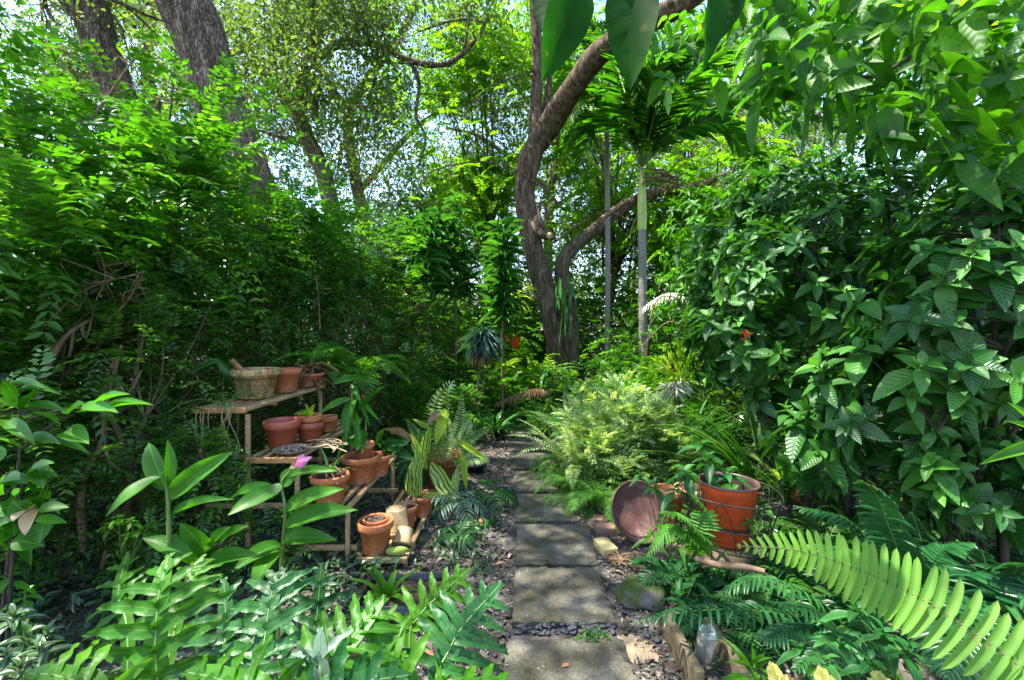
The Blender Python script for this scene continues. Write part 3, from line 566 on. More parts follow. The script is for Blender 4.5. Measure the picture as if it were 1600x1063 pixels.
bg_oak('far oak at the right beyond the palms', A(9, 18, 0),
       [([A(9, 18, 0), P(1180, 330, 18), P(1150, 150, 18), P(1120, 0, 18)], [.3, .25, .2, .12]), ([P(1170, 260, 18), P(1260, 190, 17.5), P(1330, 150, 17)], [.14, .1, .06]), ([P(1150, 200, 18), P(1060, 150, 18)], [.12, .06])], 26, .17, .08, .8, gl=(1.3, 2.2))

# the forked tree in the middle
Yt = 8.4
t = thing('forked_tree', A(.95, Yt, 0), 'forked tree with twisted grey brown trunk beside the end of the path', 'tree')
s = G()
c0 = A(.93, Yt, 0)
limb(s, [c0 + A(.02, 0, 0), P(874, 560, Yt), P(852, 460, Yt), P(832, 380, Yt), P(819, 300, Yt), P(830, 245, Yt), P(850, 205, Yt)], [.22, .20, .19, .19, .185, .215, .17], 18, 34, .08)
limb(s, [P(838, 225, Yt), P(868, 180, 8.0), P(905, 125, 7.4), P(940, 80, 6.9), P(1000, 40, 6.6), P(1065, 8, 6.3), P(1160, -60, 6.0)], [.22, .20, .18, .16, .145, .12], 14, 24, .06)
limb(s, [P(836, 230, Yt), P(838, 160, Yt), P(840, 90, Yt), P(836, 20, Yt), P(834, -80, Yt)], [.14, .105, .10, .09, .07], 12, 20, .06)
limb(s, [P(846, 200, Yt + .1), P(856, 150, Yt + .1), P(862, 90, Yt + .2), P(870, 40, Yt + .2)], [.08, .06, .045, .03], 8, 12)
limb(s, [c0 + A(.12, .05, 0), P(893, 540, Yt), P(888, 480, Yt), P(878, 440, Yt), P(885, 400, Yt), P(925, 362, Yt + .5), P(975, 322, Yt + .7), P(1030, 300, Yt + .7), P(1080, 294, Yt + .6), P(1140, 270, Yt + .5)], [.15, .145, .145, .14, .13, .12, .11, .10, .09, .05], 14, 34, .07)
tw = []
for a, r_ in (([P(858, 300, Yt - .2), P(780, 255, 8.2), P(690, 262, 8.1), P(655, 290, 8.1), P(650, 345, 8.1)], .018), ([P(940, 345, 8.2), P(1000, 300, 8.2), P(960, 330, 8.2)], .02), ([P(865, 380, 8.2), P(905, 350, 8.1), P(945, 330, 8.1), P(985, 345, 8.0)], .02), ([P(835, 110, 8.3), P(760, 140, 8.0), P(700, 215, 7.9)], .015), ([P(1010, 310, 8), P(985, 370, 8), P(1010, 420, 8)], .013)):
    tw.append(limb(s, a, [r_, r_ * .4], 5, 14))
s.build('trunk', M_bark2, t)
s = G(); c = curve([P(865, 372, Yt - .25), P(846, 350, Yt - .45), P(842, 320, Yt - .4), P(852, 318, Yt - .35), P(852, 345, Yt - .32)], 12); tube(s, c, lerpn([.05, .035, .03, .02], 12), 7)
tube(s, curve([P(838, 345, Yt - .1), P(846, 364, Yt - .3), P(858, 368, Yt - .45)], 6), [.13, .12, .11, .1, .095, .0005], 10, wob=.06); s.build('branch_stub', M_bark2, t)
s = G(); lathe(s, [(.0005, .002), (.05, 0), (.06, -.02)], P(858.5, 368, Yt - .47), 14, np.array([[1, 0, 0], [0, 0, -1], [0, 1, 0]])); s.build('cut_face', M_wood, t)
s = G(); cc = curve([P(868, 190, Yt - .22), P(860, 196, Yt - .28), P(856, 214, Yt - .26), P(862, 226, Yt - .24), P(872, 218, Yt - .25), P(872, 196, Yt - .24), P(866, 188, Yt - .2)], 16); tube(s, cc, .03, 6); s.build('bark_knot', M_bark2, t)
l = G(); tips = [P(U(600, 860), U(-60, 200), U(9, 11.5)) for _ in range(60)] + [P(U(860, 1100), U(-80, 60), U(9, 11)) for _ in range(26)] + [P(U(640, 810), U(180, 330), U(8.5, 11)) for _ in range(30)]
tp = np.repeat(np.array(tips), 9, 0) + rng.normal(0, .3, (len(tips) * 9, 3))
sprays(l, tp, nz(rng.normal(0, 1, tp.shape) * A(1, 1, .3)), .5 * U(.6, 1.1, len(tp)), 18, .10, .032, None, .5, 74); l.build('crown', M_feather, t)
# hanging epiphyte straps at the fork of the two stems
t = thing('epiphyte', P(884, 445, Yt - .3), 'bright green strap fern hanging between the two stems of the forked tree', 'plant'); g = G()
for k in range(22):
    x = U(866, 900); y = U(430, 500); blades(g, P(x, y, Yt - .32 - U(0, .1)), 1, U(.3, .6), .035, (-88, -60), .1, (200, 340), segs=5)
g.build('leaves', M_gloss, t)

# feathery yellow green trees behind
def feather_tree(label, X0, Y0, boxes, per=17, sl_=.55, trunk=.1):
    t = thing('feathery_tree', A(X0, Y0, 0), label, 'tree', 'feathery yellow green trees behind the forked tree'); s = G(); l = G(); T = []
    for x0, x1, y0, y1, n in boxes: T += [P(U(x0, x1), U(y0, y1), Y0 + U(-1, 1.4)) for _ in range(n)]
    T = np.array(T); top = T.mean(0); limb(s, [A(X0, Y0, 0), A(X0, Y0, 1.2), (top + A(X0, Y0, 1)) / 2, top], [trunk, trunk * .7, trunk * .4], 8, 14)
    for q in T[::2]: tube(s, curve([(top + A(X0, Y0, 1.2)) / 2 + rng.normal(0, .1, 3), (top + q) / 2 + rng.normal(0, .2, 3), q], 8), np.linspace(.03, .006, 8), 4)
    s.build('trunk', M_bark2, t); tp = np.repeat(T, per, 0) + rng.normal(0, .3, (len(T) * per, 3))
    sprays(l, tp, nz(rng.normal(0, 1, tp.shape) * A(1, 1, .35) + A(0, 0, .1)), sl_ * U(.6, 1.2, len(tp)), 18, .13, .042, None, .55, 72); l.build('crown', M_feather, t)
feather_tree('feathery yellow green tree filling the gap between the forked tree and the palm', 2.3, 11, [(880, 1080, 215, 470, 46), (860, 960, 60, 200, 10)])
feather_tree('feathery yellow green tree left of the forked tree', -.3, 11.5, [(690, 830, 240, 420, 34), (690, 830, 30, 160, 16)])
feather_tree('feathery yellow green tree behind the palm and shrub at the right', 4.2, 10, [(1020, 1180, 300, 420, 26), (1100, 1200, 200, 300, 8)])
feather_tree('small feathery yellow green tree high at the right of the palm crown', 5, 12, [(960, 1150, 20, 180, 20)])

# ------------------------------------------------------------------ palms
def palm(label, px, Yp, ytop, rt, crown_px, fr, plen, pw, shaft=None, lean=0, dY=0):
    b = A(P(px, 516, Yp)[0] + lean, Yp, 0); t = thing('palm_tree', b, label, 'palm'); top = P(crown_px[0], crown_px[1], Yp)
    s = G(); mid = P(px, ytop, Yp); c = curve([b, (b + mid) / 2 + A(.02, 0, 0), mid], 60); rr = lerpn([rt * 1.45, rt * 1.1, rt * 1.05, rt], 60) * (1 + .03 * (np.arange(60) % 3 == 0)); tube(s, c, rr, 14); s.build('trunk', M_ptrunk, t)
    if shaft: s = G(); tube(s, curve([mid, (mid + top) / 2, top], 12), lerpn([rt * 1.15, rt * 1.2, rt * 1.0, rt * .5], 12), 14); s.build('crownshaft', M_shaft, t)
    for (pts, Ys) in fr:
        g = G(); q = [top] + [P(x, y, Yy + dY + (1.2 if x < 965 else 0)) for (x, y), Yy in zip(pts, Ys)]
        frond(g, q, 50, plen * U(.9, 1.1), pw, T_BLADE, 54, .12, .08, 'palm', .012, .12, up=(0, -.75, .65), m=0, mr=1, jit=.07, ns=22)
        g.build('frond', [M_palm, M_gstem], t)
    return t
palm('palm with a yellow green crownshaft and ringed grey trunk right of the forked tree', 1003, 7.7, 360, .066, (1003, 262),
     [([(960, 170), (905, 130), (868, 175)], (6.4, 6.2, 6.1)), ([(975, 140), (945, 70), (880, 60)], (6.7, 6.9, 7.0)), ([(1012, 140), (1045, 50), (1095, -20)], (6.4, 6.2, 6.0)),
      ([(1060, 160), (1140, 85), (1250, 80)], (6.3, 6.0, 5.8)), ([(1065, 200), (1150, 160), (1250, 210)], (6.4, 6.2, 6.0)), ([(1045, 150), (1100, 40), (1180, 0)], (6.8, 7.0, 7.2)), ([(960, 205), (915, 190), (880, 235)], (6.8, 7.0, 7.1)),
      ([(1050, 215), (1120, 200), (1195, 270)], (6.1, 5.8, 5.6)), ([(1000, 160), (1000, 70), (975, 0)], (6.9, 7.1, 7.3)), ([(975, 205), (935, 195), (905, 260)], (6.2, 6.0, 5.8)), ([(1035, 180), (1080, 115), (1145, 70)], (6.1, 5.8, 5.6)),
      ([(1025, 170), (1055, 100), (1100, 60)], (6.0, 5.6, 5.4)), ([(985, 165), (970, 95), (940, 50)], (6.1, 5.8, 5.6)), ([(1055, 185), (1115, 140), (1190, 150)], (6.8, 7.1, 7.3)), ([(1010, 175), (1025, 110), (1060, 90)], (6.0, 5.5, 5.2)), ([(990, 190), (960, 150), (920, 150)], (6.0, 5.6, 5.3))], .62, .030, True, 0, 1.1)
palm('thin trunked young palm between the forked tree and the larger palm', 948, 8.6, 190, .047, (944, 150),
     [([(920, 110), (890, 110), (868, 150)], (7.3, 7.2, 7.1)), ([(930, 90), (935, 50), (905, 20)], (7.5, 7.6, 7.7)), ([(960, 110), (990, 120), (1010, 160)], (7.3, 7.2, 7.1)), ([(925, 150), (900, 165), (880, 205)], (7.2, 7.0, 6.8)), ([(965, 140), (985, 165), (990, 210)], (7.1, 6.9, 6.8)), ([(945, 80), (955, 40), (990, 20)], (7.6, 7.7, 7.8))], .44, .032, False, 0, 1.0)
# dry old fronds and fibres under the palm crown
g = G(); 
for k in range(26):
    a = P(U(1000, 1040), U(262, 290), 7.6); b_ = P(U(1030, 1095), U(270, 325), U(7.3, 7.6)); tube(g, curve([a, (a + b_) / 2 + A(0, 0, U(0, .12)), b_], 6), [.012, .01, .008, .006, .004, .002], 4)
tag(center_origin(g.build('dry_palm_stalks', M_twig)), 'dry brown flower stalks hanging under the palm crown', 'palm stalks')
mg = 'low mixed shrubs between the fern bed and the forked tree'
for x, y, top, mat, lab in ((1.75, 5.75, 1.15, M_hedge, 'low bright shrub behind the fern bed on its right'), (2.45, 6.3, 1.5, M_feather, 'yellow green shrub at the foot of the palm'), (1.15, 7.3, 1.0, M_hedge, 'low shrub just before the forked tree foot'), (1.95, 7.8, 1.5, M_hedge, 'shrub between the forked tree and the thin palm'), (2.9, 5.4, 1.5, M_small, 'dark low shrub left of the veined shrubs'),
        (.25, 7.7, 1.2, M_feather, 'yellow green low shrub left of the forked tree foot'), (-.45, 6.9, 1.25, M_hedge, 'low bright shrub left of the far path end'), (-.55, 8.6, 1.7, M_hedge, 'bright shrub behind the red bromeliad'), (-1.05, 5.9, 1.0, M_hedge, 'low bright shrub under the hedge beyond the brown fern pot'), (.95, 6.0, .8, M_small, 'small dark shrub right of the path end')):
    bush('low_shrub', lab, 'shrub', mg, A(x, y, 0), [((x, y, top * .5), (.5, .45, top * .48)), ((x + .3, y - .1, top * .35), (.4, .4, top * .33)), ((x - .3, y, top * .4), (.35, .4, top * .36))], 420, 'spray', mat, .06, .026, 6, .24, None, 40, .14, .4, 8, .012, limit=100, wig=.1, twr=.003)
# tall tree masses that close the far view
for i, (x, y, w, z0, z1, lab) in enumerate([(-11, 19, 3.5, 1, 9, 'tall far tree behind the left hedge'), (-6.5, 21, 3.2, 1, 9.5, 'tall far tree between the big oak and the crooked oak'), (-2.2, 22, 3.0, 1, 8, 'tall far tree left of the forked tree'), (1.8, 24, 2.8, .8, 7, 'tall far tree behind the forked tree fork'), (6.0, 22, 3.0, .8, 8, 'tall far tree behind the palm crown'), (11, 20, 3.5, .8, 9, 'tall far tree behind the veined shrubs'), (16, 16, 3.5, .8, 9, 'tall far tree at the right edge'), (-15, 14, 3.5, .8, 8.5, 'tall far tree at the left edge')]):
    t = thing('far_tree', A(x, y, 0), lab, 'tree', 'tall far trees closing the view'); g = G(); s = G()
    n = 260; tp, ax = sample_lobes([((x, y, (z0 + z1) / 2), (w, 2.2, (z1 - z0) / 2)), ((x + w * .7, y - .5, (z0 + z1) * .3), (w * .7, 1.8, (z1 - z0) * .3)), ((x - w * .7, y - .5, (z0 + z1) * .35), (w * .7, 1.8, (z1 - z0) * .32))], n, .3)
    crown(g, tp, 26, .17, .08, .42); stems(s, A(x, y, 0), tp, 7, .16, .025, .3, .5, 120); s.build('trunk', M_bark2, t); g.build('crown', M_oakl, t)

# ------------------------------------------------------------------ the hedge on the left
hg = 'tall bright shrubs of the left hedge'
HB = [((-3.15, 2.75), 3.35, (.8, .65, .9), 'tall bright hedge shrub at the left edge of the photo, largest leaves of the hedge', .085, .034, 1300),
      ((-2.95, 3.8), 3.65, (.85, .65, .8), 'tall bright hedge shrub in front of the left big oak', .080, .031, 1300),
      ((-2.75, 4.9), 4.15, (.85, .7, .9), 'tall bright hedge shrub in front of the right big oak', .075, .029, 1300),
      ((-2.45, 6.1), 4.15, (.85, .75, 1.0), 'tall bright hedge shrub right of the big oak trunks, top nearest the pale sky gap', .075, .029, 1300),
      ((-2.1, 7.4), 4.1, (.75, .8, 1.0), 'rightmost tall bright hedge shrub, top beside the hanging oak twig', .075, .029, 1100)]
for (x, y), top, r, lab, L, Wd, n in HB:
    lobes = [((x, y, top - r[2]), r), ((x - .3, y + .2, top - r[2] - .5), (r[0], r[1], .8)), ((x + .35, y - .15, top - r[2] * 1.5), (r[0] * .6, r[1] * .7, .6)), ((x - .1, y, top - r[2] * 1.6 - .5), (r[0] * .8, r[1] * .7, .6))]
    if y < 3: lobes.append(((x + .3, y + .25, top + .05), (.35, .3, .35)))
    bush('hedge_shrub', lab, 'shrub', hg, A(x - .1, y, 0), lobes, n, 'spray', M_hedge, L, Wd, 6, .34, T_OVS, 70, .26, .35, 8, .026, limit=160, wig=.14, spread=.25)
ug = 'small leaved dark shrubs low in the left hedge'
UB = [((-2.75, 2.15), 1.45, 'small leaved dark shrub low at the left edge, bare twigs showing'), ((-2.6, 2.9), 1.8, 'small leaved dark shrub with bare crossing twigs left of the plant rack'), ((-2.65, 3.7), 2.1, 'small leaved dark shrub right behind the top shelf of the rack'),
      ((-2.35, 4.7), 2.3, 'small leaved dark shrub behind the far end of the rack, blue green leaves'), ((-1.95, 5.7), 2.5, 'small leaved shrub standing behind the curly fern pot'), ((-1.55, 6.8), 2.3, 'small leaved light shrub left of the blue green rosette plant'), ((-1.1, 8.1), 2.0, 'small leaved shrub at the far end of the hedge, left of the path end')]
for i, ((x, y), top, lab) in enumerate(UB):
    lobes = [((x, y, top * .62), (.62, .6, top * .40)), ((x + .2, y, top * .3), (.5, .55, top * .28)), ((x - .3, y + .3, top * .8), (.5, .5, .4))]
    bush('small_leaved_shrub', lab, 'shrub', ug, A(x - .1, y, 0), lobes, 950, 'spray', M_small if i < 5 else M_hedge, .052, .022, 6, .2, None, 60, .22, .3, 9, .018, limit=260, wig=.2, spread=.3, twr=.0035)
# second row, added behind the hedge to block light from behind
for i, (x, y, top) in enumerate([(-4.6, 3.2, 2.9), (-4.4, 4.8, 3.1), (-4.2, 6.6, 3.5), (-3.6, 8.4, 3.7), (-2.6, 9.6, 3.6), (-6.3, 5.6, 3.5)]):
    lab = ['leftmost shrub of the shaded back row behind the hedge', 'second shrub of the shaded back row, behind the rack end of the hedge', 'third shrub of the shaded back row, before the big oak trunks', 'shrub of the back row seen between hedge and forked tree', 'last shrub of the back row, nearest the forked tree', 'farthest left shrub of the back row, under the far left oak'][i]
    bush('back_shrub', lab, 'shrub', 'shaded shrubs behind the hedge', A(x, y, 0), [((x, y, top * .5), (1.0, .9, top * .5)), ((x, y, top * .3), (.9, .9, top * .3))], 1000, 'spray', M_small, .09, .038, 6, .32, None, 0, .3, .3, 7, .03, limit=100, wig=.2)
for i, (x, y, top, lab) in enumerate([(5.6, 3.0, 3.0, 'dark side shrub behind the trunk of the broad leaved tree'), (6.6, 5.4, 3.6, 'tall side shrub at the far right behind the veined shrubs'), (4.6, 1.5, 2.2, 'low side shrub right of the pale fern frond')]):
    bush('side_shrub', lab, 'shrub', 'shrubs closing the right side', A(x, y, 0), [((x, y, top * .5), (1.1, .8, top * .5)), ((x + .6, y + .4, top * .35), (1.0, .8, top * .35))], 900, 'spray', M_small, .10, .04, 6, .34, None, 0, .3, .3, 7, .03, limit=100, wig=.2)
# bare twigs crossing the hedge, a vine, and the drooping branch in front of the oak
def twigs(label, base, ends, r=.007, name='bare_branch'):
    g = G()
    for e in ends:
        q = [P(*a) for a in e]; c = curve(q, 14); tube(g, c, np.linspace(r, r * .4, 14), 5)
        for _ in range(3):
            i = rng.integers(4, 13); tube(g, curve([c[i], c[i] + rng.normal(0, .08, 3), c[i] + rng.normal(0, .14, 3)], 5), np.linspace(r * .5, r * .2, 5), 3)
    return tag(center_origin(g.build(name, M_twig)), label, 'branch')
twigs('thin bare branches crossing the dark hollow of the hedge', None, [[(60, 520, 2.6), (130, 455, 2.5), (225, 425, 2.45)], [(100, 450, 2.6), (160, 440, 2.5), (210, 430, 2.4)], [(170, 500, 2.6), (200, 470, 2.5), (222, 430, 2.45)], [(150, 380, 2.7), (165, 430, 2.6), (150, 470, 2.5)]])
twigs('thick crooked hedge stems left of the rack', None, [[(130, 860, 2.55), (128, 760, 2.5), (160, 690, 2.5), (165, 640, 2.5), (190, 540, 2.6)], [(185, 860, 2.7), (205, 740, 2.7), (165, 620, 2.6), (180, 560, 2.6)], [(60, 600, 2.6), (100, 530, 2.6), (140, 500, 2.7)], [(230, 700, 2.8), (205, 640, 2.8), (225, 520, 2.9)]], .022, 'crooked_branch')
twigs('thin straight bare twig rising behind the top shelf', None, [[(500, 515, 4), (498, 470, 4), (494, 435, 4.05)]], .006)
t = thing('pinnate_sapling', P(300, 240, 4.4) * A(1, 1, 0), 'slender sapling with small bright yellow green leaflets in front of the right big oak', 'sapling')
s = G(); c = curve([P(330, 516, 4.4) * A(1, 1, 0), P(340, 400, 4.4), P(335, 250, 4.3), P(290, 150, 4.2), P(250, 75, 4.1), P(225, 60, 4.05)], 30); tube(s, c, np.linspace(.014, .003, 30), 5); s.build('stem', M_gstem, t)
l = G(); i = np.arange(15, 30); p = np.repeat(c[i], 3, 0) + rng.normal(0, .02, (45, 3)); sprays(l, p, nz(rng.normal(0, 1, (45, 3)) * A(1, 1, .4)), .22, 5, .055, .026, T_OVS, .3); l.build('foliage', M_yel, t)

# ------------------------------------------------------------------ dark strap-leaved plants in the middle distance
def dracaena(label, px, Yp, y0, y1, rad, mat, L=.3, w=.035, n=260, group='dracaenas in the middle distance', name='dracaena'):
    b = A(P(px, 516, Yp)[0], Yp, 0); t = thing(name, b, label, 'plant', group); a, z = P(px, y1, Yp), P(px, y0, Yp)
    s = G(); tube(s, curve([b, a, z], 12), np.linspace(.025, .01, 12), 6); s.build('stem', M_twig, t)
    g = G(); k = U(0, 1, n); p = a + (z - a) * k[:, None]; ph = U(0, 6.3, n); e = U(-.5, .7, n)
    d = np.stack([np.cos(ph) * np.cos(e), np.sin(ph) * np.cos(e), np.sin(e)], -1); hh = rng.normal(0, rad, (max(3, n // 28), 3)); p = p + hh[rng.integers(0, len(hh), n)] + rng.normal(0, .02, p.shape); inst(g, T_STRAP, p, d, A(0, 0, 1), L * U(.6, 1.3, n), w, None, .12); g.build('leaves', mat, t); return t
dracaena('tall column of dark drooping strap leaves left of the forked tree', 785, 6.6, 355, 500, .03, M_gloss, .30, .032, 300)
dracaena('dark strap leaved clump, leftmost against the end of the hedge', 668, 7.0, 345, 440, .16, M_gloss, .30, .03, 330)
dracaena('dark strap leaved clump just left of the tall column', 712, 7.4, 340, 450, .18, M_gloss, .30, .03, 330)
dracaena('dark broad leaved clump right of the palm trunk', 1100, 6.8, 405, 450, .10, M_palm, .5, .07, 90)
dracaena('broad leaved clump with arching leaves further right of the palm trunk', 1150, 5.8, 400, 480, .12, M_gloss, .4, .05, 110)
t = thing('rosette_plant', A(P(748, 516, 6)[0], 6, 0), 'blue green strap leaf rosette on a thin bare stem', 'plant'); s = G()
tube(s, curve([P(742, 640, 6), P(748, 590, 6), P(752, 545, 6)], 10), .014, 6); tube(s, curve([P(748, 640, 6.05), P(756, 590, 6.05), P(754, 545, 6)], 10), .01, 6); s.build('stem', M_twig, t)
g = G(); n = 130; ph = U(0, 6.3, n); e = U(-.9, .9, n); d = np.stack([np.cos(ph) * np.cos(e), np.sin(ph) * np.cos(e), np.sin(e)], -1)
inst(g, T_STRAP, P(752, 528, 6) + rng.normal(0, .03, (n, 3)) * A(1, 1, 1.3), d, A(0, 0, 1), U(.2, .34, n), .032, None, .45); g.build('leaves', M_blue, t)
g = G(); n = 40; ph = U(0, 6.3, n); e = U(-1.3, -.7, n); inst(g, T_STRAP, P(752, 545, 6) + rng.normal(0, .03, (n, 3)), np.stack([np.cos(ph) * np.cos(e), np.sin(ph) * np.cos(e), np.sin(e)], -1), A(0, 0, 1), .22, .02, None, .2); g.build('dead_leaves', M_dead, t)
def rosette(name, label, c, n, L, w, mat, el=(10, 75), drop=.4, cat='plant', group=None, stem=None):
    t = thing(name, c, label, cat, group); g = G(); blades(g, c, n, L, w, el, drop); g.build('leaves', mat, t); return t
rosette('bromeliad', 'red spiky bromeliad below and left of the forked tree', P(806, 545, 6.6), 14, .26, .024, M_red, (40, 85), .2)
rosette('bromeliad', 'yellow green leaf rosette below the red bromeliad', P(790, 575, 6.0), 16, .26, .055, M_yel, (5, 60), .5)
rosette('cordyline', 'brownish thin stemmed plant with yellow leaves left of the forked tree', P(800, 470, 7.2), 34, .5, .03, M_yel, (-20, 80), .7)
rosette('strap_plant', 'broad pale leaf plant beside the base of the forked tree', P(855, 590, 7.4), 10, .6, .09, M_gloss, (10, 50), .6)
gg = 'grassy clumps around the far end of the path'
for c, n, L, w, mat, lab in ((gp(848, 678), 46, .62, .022, M_grass, 'spiky grass clump right of the far end of the path'), (gp(775, 682), 60, .50, .05, M_gloss, 'dark fan of broad blades left of the far end of the path'), (gp(820, 655), 46, .5, .035, M_gloss, 'dark blade clump straight behind the last stepping stone'),
                             (gp(800, 640), 40, .7, .02, M_grass, 'pale thin blade clump far behind the path end'), (gp(870, 655), 44, .75, .025, M_grass, 'tall thin blade clump at the foot of the forked tree'), (gp(905, 650), 30, .8, .03, M_gloss, 'dark blade clump right of the forked tree foot'), (A(1.55, 5.1, 0), 44, .95, .035, M_grass, 'arching blade clump behind the variegated shrubs'), (A(1.95, 5.0, 0), 40, 1.05, .045, M_gloss, 'broad blade clump left of the farthest veined shrub'), (A(.80, 7.75, 0), 40, 1.0, .035, M_grass, 'tall arching blade clump hiding the left of the forked tree foot'), (A(1.25, 7.8, 0), 40, .9, .04, M_gloss, 'dark arching blade clump hiding the right of the forked tree foot')):
    rosette('grass_clump', lab, c, n, L, w, mat, (35, 85), .7, 'grass clump', gg)
t = thing('dead_frond', P(800, 625, 6.2), 'dry brown fern frond arching over the far end of the path', 'frond'); g = G()
frond(g, [P(860, 612, 6.6), P(840, 608, 6.3), P(810, 616, 6.1), P(775, 630, 6.0)], 36, .13, .012, T_BLADE, 60, .9, -.2, 'palm', .010, .05, m=0, mr=1); g.build('leaflets', [M_dead, M_twig], t)

# ------------------------------------------------------------------ ferns
fg = 'ferns in the bright fern bed right of the path'
FR = [(.62, 4.25, 'sunlit pale fern nearest the path in the fern bed'), (.98, 4.2, 'sunlit pale fern above the saucer, middle of the fern bed'), (.80, 4.75, 'sunlit pale fern, second row of the fern bed, left'), (1.22, 4.7, 'sunlit pale fern, second row of the fern bed, right'),
      (.70, 5.4, 'pale fern at the far left of the fern bed'), (1.1, 5.3, 'pale fern in the middle of the far row of the fern bed'), (1.55, 5.3, 'pale fern at the far right of the fern bed'), (1.55, 4.35, 'pale fern behind the orange pot')]
for x, y, top, lab in ((.72, 4.15, .72, 'sunlit variegated shrub nearest the path in the fern bed'), (1.02, 4.3, .88, 'sunlit variegated shrub, tallest of the fern bed, above the saucer'), (1.38, 4.4, .8, 'sunlit variegated shrub left of the lily clumps'), (.78, 4.9, .85, 'variegated shrub at the back left of the fern bed'), (1.2, 5.05, .95, 'variegated shrub at the back of the fern bed')):
    bush('variegated_shrub', lab, 'shrub', 'fine leaved variegated shrubs in the fern bed', A(x, y, 0), [((x, y, top * .62), (.27, .25, top * .38)), ((x + .1, y - .1, top * .35), (.25, .22, top * .3))], 620, 'spray', M_pfern, .036, .014, 9, .17, None, 60, .09, .3, 8, .006, M_gstem, 1.0, .25, 120, (-10, 35), .0018, .06)
FR = [FR[i] for i in (0, 3, 4, 6, 7)]
for i, (x, y, lab) in enumerate(FR): fern('pale_fern', lab, A(x, y, .03), 26, .85, .085, .019, M_fern if i else M_pfern, 30, (50, 92), drop=.7, tpl=RHOMB, group=fg, spread=.16, rach=.0018)
for x, y, L, lab in ((.50, 3.95, .52, 'green fern arching over the right edge of the path'), (.62, 3.62, .46, 'small green fern at the path edge left of the saucer'), (.46, 4.6, .5, 'green fern at the path edge farther back')):
    fern('green_fern', lab, A(x + .1, y, .03), 26, L, .085, .017, M_fern, 24, (30, 80), drop=1.1, tpl=RHOMB, group='green ferns along the path edge', spread=.1)
dg = 'dark ferns around the foot of the forked tree'
for x, y, L, lab in ((1.3, 6.9, .95, 'dark blue green fern in front of the forked tree'), (1.9, 6.3, .9, 'dark fern between the forked tree and the palm'), (.55, 8.0, .8, 'dark fern left of the forked tree foot'), (2.4, 7.2, 1.0, 'dark fern at the foot of the palm'), (1.0, 6.1, .7, 'dark fern behind the bright fern bed'), (1.0, 7.35, .95, 'tall dark fern right before the forked tree foot')):
    fern('dark_fern', lab, A(x, y, .1), 22, L, .17, .022, M_dfern, 28, (35, 80), drop=.95, tpl=T_BLADE, group=dg, spread=.1)
for x, y, L, lab in ((2.9, 5.8, .8, 'mid green fern right of the palm'), (3.6, 7.5, 1.0, 'far fern behind the veined shrubs'), (-.4, 7.4, .8, 'fern left of the path end under the hedge'), (-.9, 6.2, .7, 'fern at the hedge foot behind the potted fern'), (0.2, 9.2, .9, 'fern far behind the path end'), (2.0, 9.3, 1.1, 'tall fern behind the forked tree')):
    fern('green_fern', lab, A(x, y, .05), 24, L, .15, .03, M_fern, 22, (30, 80), drop=.9, tpl=T_BLADE, group='scattered green ferns', spread=.1)

# background shrubs closing the view
bgp = 'background shrubs beyond the forked tree'
for i, (x, y, top, mat, lab) in enumerate([(-1.2, 10.5, 2.6, M_hedge, 'light background shrub left of the forked tree'), (.2, 12, 2.6, M_hedge, 'light background shrub straight behind the path'), (2.1, 11.4, 2.3, M_hedge, 'background shrub behind the forked tree'), (3.9, 10.6, 2.9, M_hedge, 'background shrub between palm and veined shrubs'),
        (5.6, 9.2, 3.3, M_small, 'dark background shrub behind the veined shrubs'), (3.3, 7.9, 1.9, M_hedge, 'low shrub behind the palm trunk'), (-3.5, 12.5, 3.6, M_oakl, 'grey green background shrub beyond the hedge'), (1.2, 15, 3.2, M_oakl, 'hazy background shrub behind the forked tree'), (-1.6, 15, 4.2, M_oakl, 'hazy background shrub beyond the dracaenas'), (5, 15, 4.5, M_oakl, 'hazy background shrub far right'), (9, 12, 4.5, M_small, 'dark background shrub at the far right')]):
    s_ = 1 + y * .03; bush('background_shrub', lab, 'shrub', bgp, A(x, y, 0), [((x, y, top * .5), (1.25 * s_, 1, top * .5)), ((x + .5, y - .3, top * .35), (.9 * s_, .8, top * .35))], 1100, 'spray', mat, .09 + y * .002, .035 + y * .001, 6, .34, None, 70, .4, .4, 6, .03, limit=90, wig=.2)

# plants right of the centre: staghorn, banana leaves, post
t = thing('staghorn_fern', P(1055, 585, 4.9), 'yellow green forked staghorn fern beside a pale dead clump', 'fern'); g = G()
for a, b_, w in (((1060, 590), (1000, 575), .05), ((1060, 592), (1018, 560), .045), ((1062, 588), (1042, 548), .04), ((1064, 586), (1058, 530), .06), ((1066, 588), (1082, 540), .05), ((1066, 590), (1100, 565), .05), ((1068, 594), (1100, 600), .05), ((1062, 594), (1030, 600), .04), ((1046, 575), (1036, 556), .03), ((1034, 572), (1022, 556), .025), ((1075, 560), (1092, 548), .03)):
    leaf_px(g, a, b_, 4.9, 4.75, w, T_LOBE, (0, -1, .4), .05)
g.build('fronds', M_yel, t); g = G(); n = 60; inst(g, T_BLADE, P(1052, 600, 4.95) + rng.normal(0, .04, (n, 3)), rng.normal(0, 1, (n, 3)) + A(0, 0, -.8), A(0, -1, 0), .16, .03, None, .3); g.build('dead_shield', M_grey, t)
tube(g := G(), curve([P(1058, 604, 4.95), A(P(1058, 516, 4.95)[0], 4.95, 0)], 6), .04, 8); g.build('post', M_oldwood, t)
t = thing('banana_plant', P(1060, 480, 5.6) * A(1, 1, 0), 'torn pale banana like leaf arching above curled brown stalks', 'plant'); g = G()
frond(g, [P(1120, 470, 5.5), P(1080, 462, 5.5), P(1040, 460, 5.5), P(1006, 480, 5.5)], 24, .14, .03, T_LOBE, 78, .8, 0, 'lobed', .012, .03, m=0); g.build('pale_leaf', M_grey, t)
